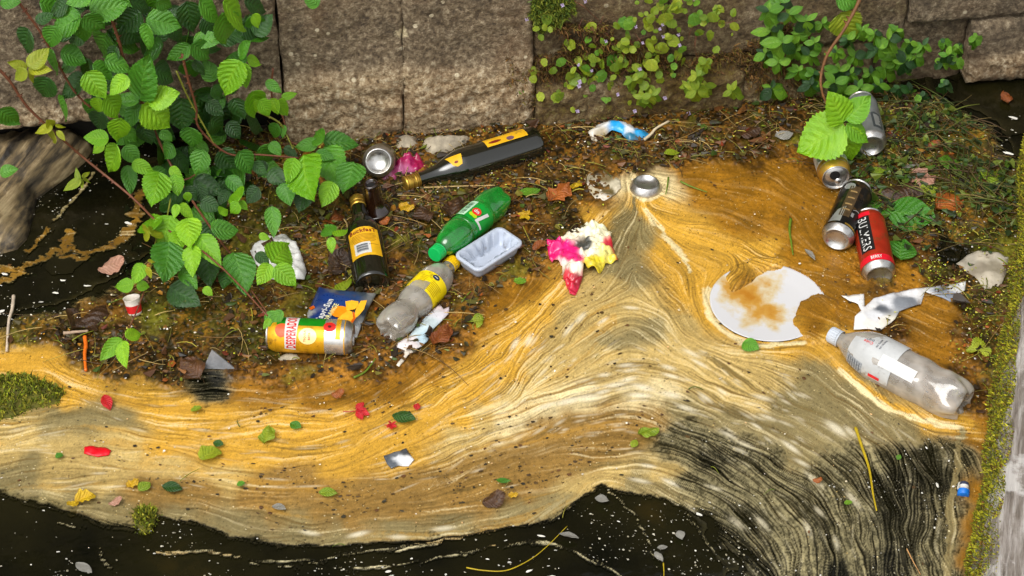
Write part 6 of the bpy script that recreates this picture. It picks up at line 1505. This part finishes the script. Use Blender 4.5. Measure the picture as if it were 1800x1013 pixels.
# ------------------------------------------------------------------ uncountable loose bits
def zone_ok(x, y, f):
    i = int((x - GX0) / DX); j = int((y - GY0) / DY)
    return 0 <= i < NX and 0 <= j < NY and f[j, i]
def flakes(name, label, n, field, smin, smax, cols, seed, flat=0.35, zl=0.002, elong=(0.4, 1.0), mat=None, sides=6, follow=False):
    """field: probability map over the water grid"""
    r = np.random.default_rng(seed)
    pr = np.clip(field, 0, None).ravel().astype(float) ** 1.0; pr = np.where(front.ravel(), pr, 0); cdf = np.cumsum(pr); cdf /= cdf[-1]
    k = np.searchsorted(cdf, r.random(n)); k = np.clip(k, 0, NX * NY - 1)
    px, py, pz = X.ravel()[k] + (r.random(n) - .5) * DX, Y.ravel()[k] + (r.random(n) - .5) * DY, np.maximum(H.ravel()[k], 0)
    s = smin + (smax - smin) * r.random(n) ** 2.2; e = elong[0] + (elong[1] - elong[0]) * r.random(n)
    th = (TH.ravel()[k] + r.normal(0, 0.15, n)) if follow else r.random(n) * 6.283
    tx, ty_ = r.normal(0, flat, n), r.normal(0, flat, n)
    V = []
    for i in range(sides):
        a = 2 * math.pi * i / sides; rr = 1 + (r.random(n) - .5) * 0.55
        u = np.cos(a) * s * rr * 0.5; v = np.sin(a) * s * rr * 0.5 * e
        x = u * np.cos(th) - v * np.sin(th); y = u * np.sin(th) + v * np.cos(th)
        V.append(np.column_stack([px + x, py + y, pz + zl + np.abs(x * tx + y * ty_) + r.random(n) * 0.0006]))
    V = np.stack(V, 1).reshape(-1, 3); b0 = np.arange(n)[:, None] * sides
    F = np.concatenate([np.column_stack([b0[:, 0], b0[:, 0] + i, b0[:, 0] + i + 1]) for i in range(1, sides - 1)])
    me = npmesh(name, V, F, False)
    ca = np.array(cols)[r.integers(0, len(cols), n)] * (0.6 + 0.6 * r.random((n, 1)))
    vcol(me, np.repeat(np.clip(ca, 0, 1), sides, 0))
    o = link(name, me, mat or M('litter_flake', rough=0.5, attr=True, var=0.2), None); o['kind'] = 'stuff'; o['label'] = label
    return o
clear = ~(inside([p2(*a) for a in [(795,438),(884,384),(925,428),(838,492)]], X, Y) | (dp < 0.11))
front &= clear
muckf = sstep(0.55, 0.95, MUK) * (cov > 0.3)
nearwall = np.exp(-np.clip(((X - W0.x) * WN.x + (Y - W0.y) * WN.y), 0, 9) / 0.35)
leafz = muckf * (0.25 + 1.0 * nearwall) * (0.25 + 1.5 * sstep(0.4, 0.65, fbm(X * 9, Y * 9, 3, 5)))
flakes('leaf_litter', 'brown shredded leaf litter matted over the scum', 9000, leafz + 0.06 * muckf, 0.003, 0.018, [C(70, 46, 20), C(94, 60, 22), C(48, 34, 16), C(80, 70, 28), C(110, 74, 28), C(60, 54, 24), C(38, 28, 14)], 31, 0.5, 0.002, (0.3, 0.8))
flakes('leaf_litter', 'small green and rust leaf scraps strewn over the scum', 650, leafz + 0.08 * muckf, 0.005, 0.020, [C(100, 108, 26), C(140, 74, 22), C(160, 110, 30), C(64, 84, 24), C(128, 118, 40), C(110, 44, 20)], 32, 0.5, 0.004, (0.35, 0.8))
flakes('duckweed', 'tiny yellow green duckweed specks among the litter', 3200, muckf * (0.05 + sstep(0.55, 0.75, X) + 0.25 * nearwall) * (0.1 + sstep(0.45, 0.6, fbm(X * 18, Y * 18, 3, 9))), 0.0018, 0.005, [C(150, 158, 30), C(120, 134, 26), C(176, 178, 50), C(196, 190, 80)], 33, 0.3, 0.005, (0.7, 1))
flakes('pale_specks', 'pale crumbs and seed husks scattered on the scum', 2000, muckf + 0.15 * (cov > 0.5), 0.0012, 0.0055, [C(226, 216, 196), C(200, 186, 156), C(236, 230, 220), C(206, 164, 110)], 34, 0.3, 0.004, (0.4, 1))
flakes('ochre_specks', 'ochre crumbs of algae sprinkled over the brown scum', 5000, muckf, 0.0015, 0.008, [C(168, 116, 26), C(140, 96, 24), C(120, 112, 34), C(96, 60, 18)], 39, 0.3, 0.003, (0.3, 0.9))
flakes('froth_specks', 'tiny cream froth bubbles dotted over the foam bands', 3200, (1 - muckf) * (cov > 0.6) * (0.15 + sstep(0.45, 0.65, fbm(X * 14, Y * 14, 3, 8))), 0.0008, 0.0032, [C(214, 194, 140), C(226, 212, 170), C(190, 160, 96)], 40, 0.0, 0.0008, (0.6, 1.0), None, 6, True)
flakes('dark_specks', 'dark crumbs of debris carried on the foam', 1500, (1 - muckf) * (cov > 0.6) * (0.25 + 1.3 * tanz) * (0.2 + 2 * sstep(0.45, 0.65, fbm(X * 20, Y * 20, 3, 3))), 0.0012, 0.009, [C(52, 40, 20), C(78, 56, 24), C(48, 42, 26), C(96, 62, 30)], 35, 0.15, 0.0012, (0.3, 0.9), follow=True)
blackw = (cov < 0.25) & (Y < 0.55)
flakes('foam_flecks', 'white foam flecks sprinkled on the black water', 2600, blackw * (0.10 + sstep(0.45, 0.7, fbm(X * 12, Y * 12, 3, 10))), 0.0008, 0.0050, [C(176, 170, 152), C(140, 132, 108), C(200, 196, 184)], 36, 0.0, 0.0012, (0.45, 1.0), M('foam_fleck', rough=0.7, attr=True, var=0.1), 7, True)
flakes('foam_flecks', 'larger white froth ovals drifting on the black water', 90, blackw * (0.1 + sstep(0.5, 0.7, fbm(X * 7, Y * 7, 3, 12))), 0.006, 0.022, [C(206, 202, 190), C(226, 222, 212)], 37, 0.0, 0.0014, (0.28, 0.5), _mats['foam_fleck'], 10, True)
# twigs and stalks caught in the mat
def strands(name, label, n, field, lmin, lmax, rad, cols, seed, lift=0.006):
    r = np.random.default_rng(seed); pr = np.where(front, field, 0).ravel().astype(float); cdf = np.cumsum(pr); cdf /= cdf[-1]
    k = np.clip(np.searchsorted(cdf, r.random(n)), 0, NX * NY - 1)
    VV, FF, CC = [], [], []
    for q in range(n):
        x, y, z = X.ravel()[k[q]], Y.ravel()[k[q]], max(H.ravel()[k[q]], 0) + lift * r.random() + 0.002
        a = r.random() * 6.283; L = lmin + (lmax - lmin) * r.random() ** 2; cv = r.normal(0, 0.5); rd = rad * (0.6 + 0.8 * r.random())
        pts = []
        for s in range(5):
            aa = a + cv * s / 4; pts.append((x, y, z + 0.004 * math.sin(s))); x += math.cos(aa) * L / 4; y += math.sin(aa) * L / 4
        b0 = len(VV) ; base = sum(len(v) for v in [VV])
        for s, p in enumerate(pts):
            aa = a + cv * s / 4; nx_, ny_ = -math.sin(aa), math.cos(aa); w_ = rd * (1 - 0.12 * s)
            VV += [(p[0] + nx_ * w_, p[1] + ny_ * w_, p[2]), (p[0] - nx_ * w_, p[1] - ny_ * w_, p[2]), (p[0], p[1], p[2] + w_ * 1.6)]
        for s in range(4):
            o = b0 + s * 3
            FF += [(o, o + 3, o + 5, o + 2), (o + 2, o + 5, o + 4, o + 1), (o + 1, o + 4, o + 3, o)]
        c_ = np.array(cols[r.integers(0, len(cols))]) * (0.6 + 0.7 * r.random()); CC += [c_] * 15
    me = npmesh(name, np.array(VV), np.array(FF)); vcol(me, np.clip(np.array(CC), 0, 1))
    o = link(name, me, M('litter_strand', rough=0.6, attr=True, var=0.2), None); o['kind'] = 'stuff'; o['label'] = label
strands('twig_litter', 'thin twigs and dry stalks tangled in the scum', 1000, leafz + 0.05 * muckf, 0.02, 0.11, 0.0008, [C(150, 122, 70), C(110, 80, 40), C(176, 150, 90), C(84, 60, 30), C(140, 130, 50)], 41)
corner = muckf * sstep(0.62, 0.78, X) * sstep(0.05, 0.25, Y)
strands('weed_stems', 'green and straw weed stems tangled behind the cans', 420, corner * (0.2 + sstep(0.4, 0.6, fbm(X * 14, Y * 14, 3, 6))), 0.03, 0.13, 0.0012, [C(84, 90, 28), C(62, 72, 22), C(104, 88, 44), C(70, 52, 26)], 43, 0.02)
flakes('weed_leaves', 'small green weed leaves crowding the corner behind the cans', 900, corner * (0.15 + sstep(0.45, 0.6, fbm(X * 16, Y * 16, 3, 4))), 0.006, 0.024, [C(66, 90, 20), C(46, 70, 18), C(92, 104, 28), C(36, 52, 16)], 44, 0.8, 0.008, (0.45, 0.75), None, 8)
flakes('sodden_leaves', 'soggy dull leaf pieces matted between the bottles', 420, leafz + 0.15 * muckf, 0.012, 0.034, [C(70, 44, 20), C(96, 58, 24), C(54, 48, 22), C(84, 80, 30), C(120, 76, 30), C(44, 32, 18)], 45, 0.5, 0.003, (0.4, 0.75), None, 9)
strands('grass_litter', 'short green grass clippings lying on the scum', 240, muckf + 0.03, 0.015, 0.06, 0.0010, [C(120, 126, 30), C(96, 112, 26), C(160, 150, 50)], 42)
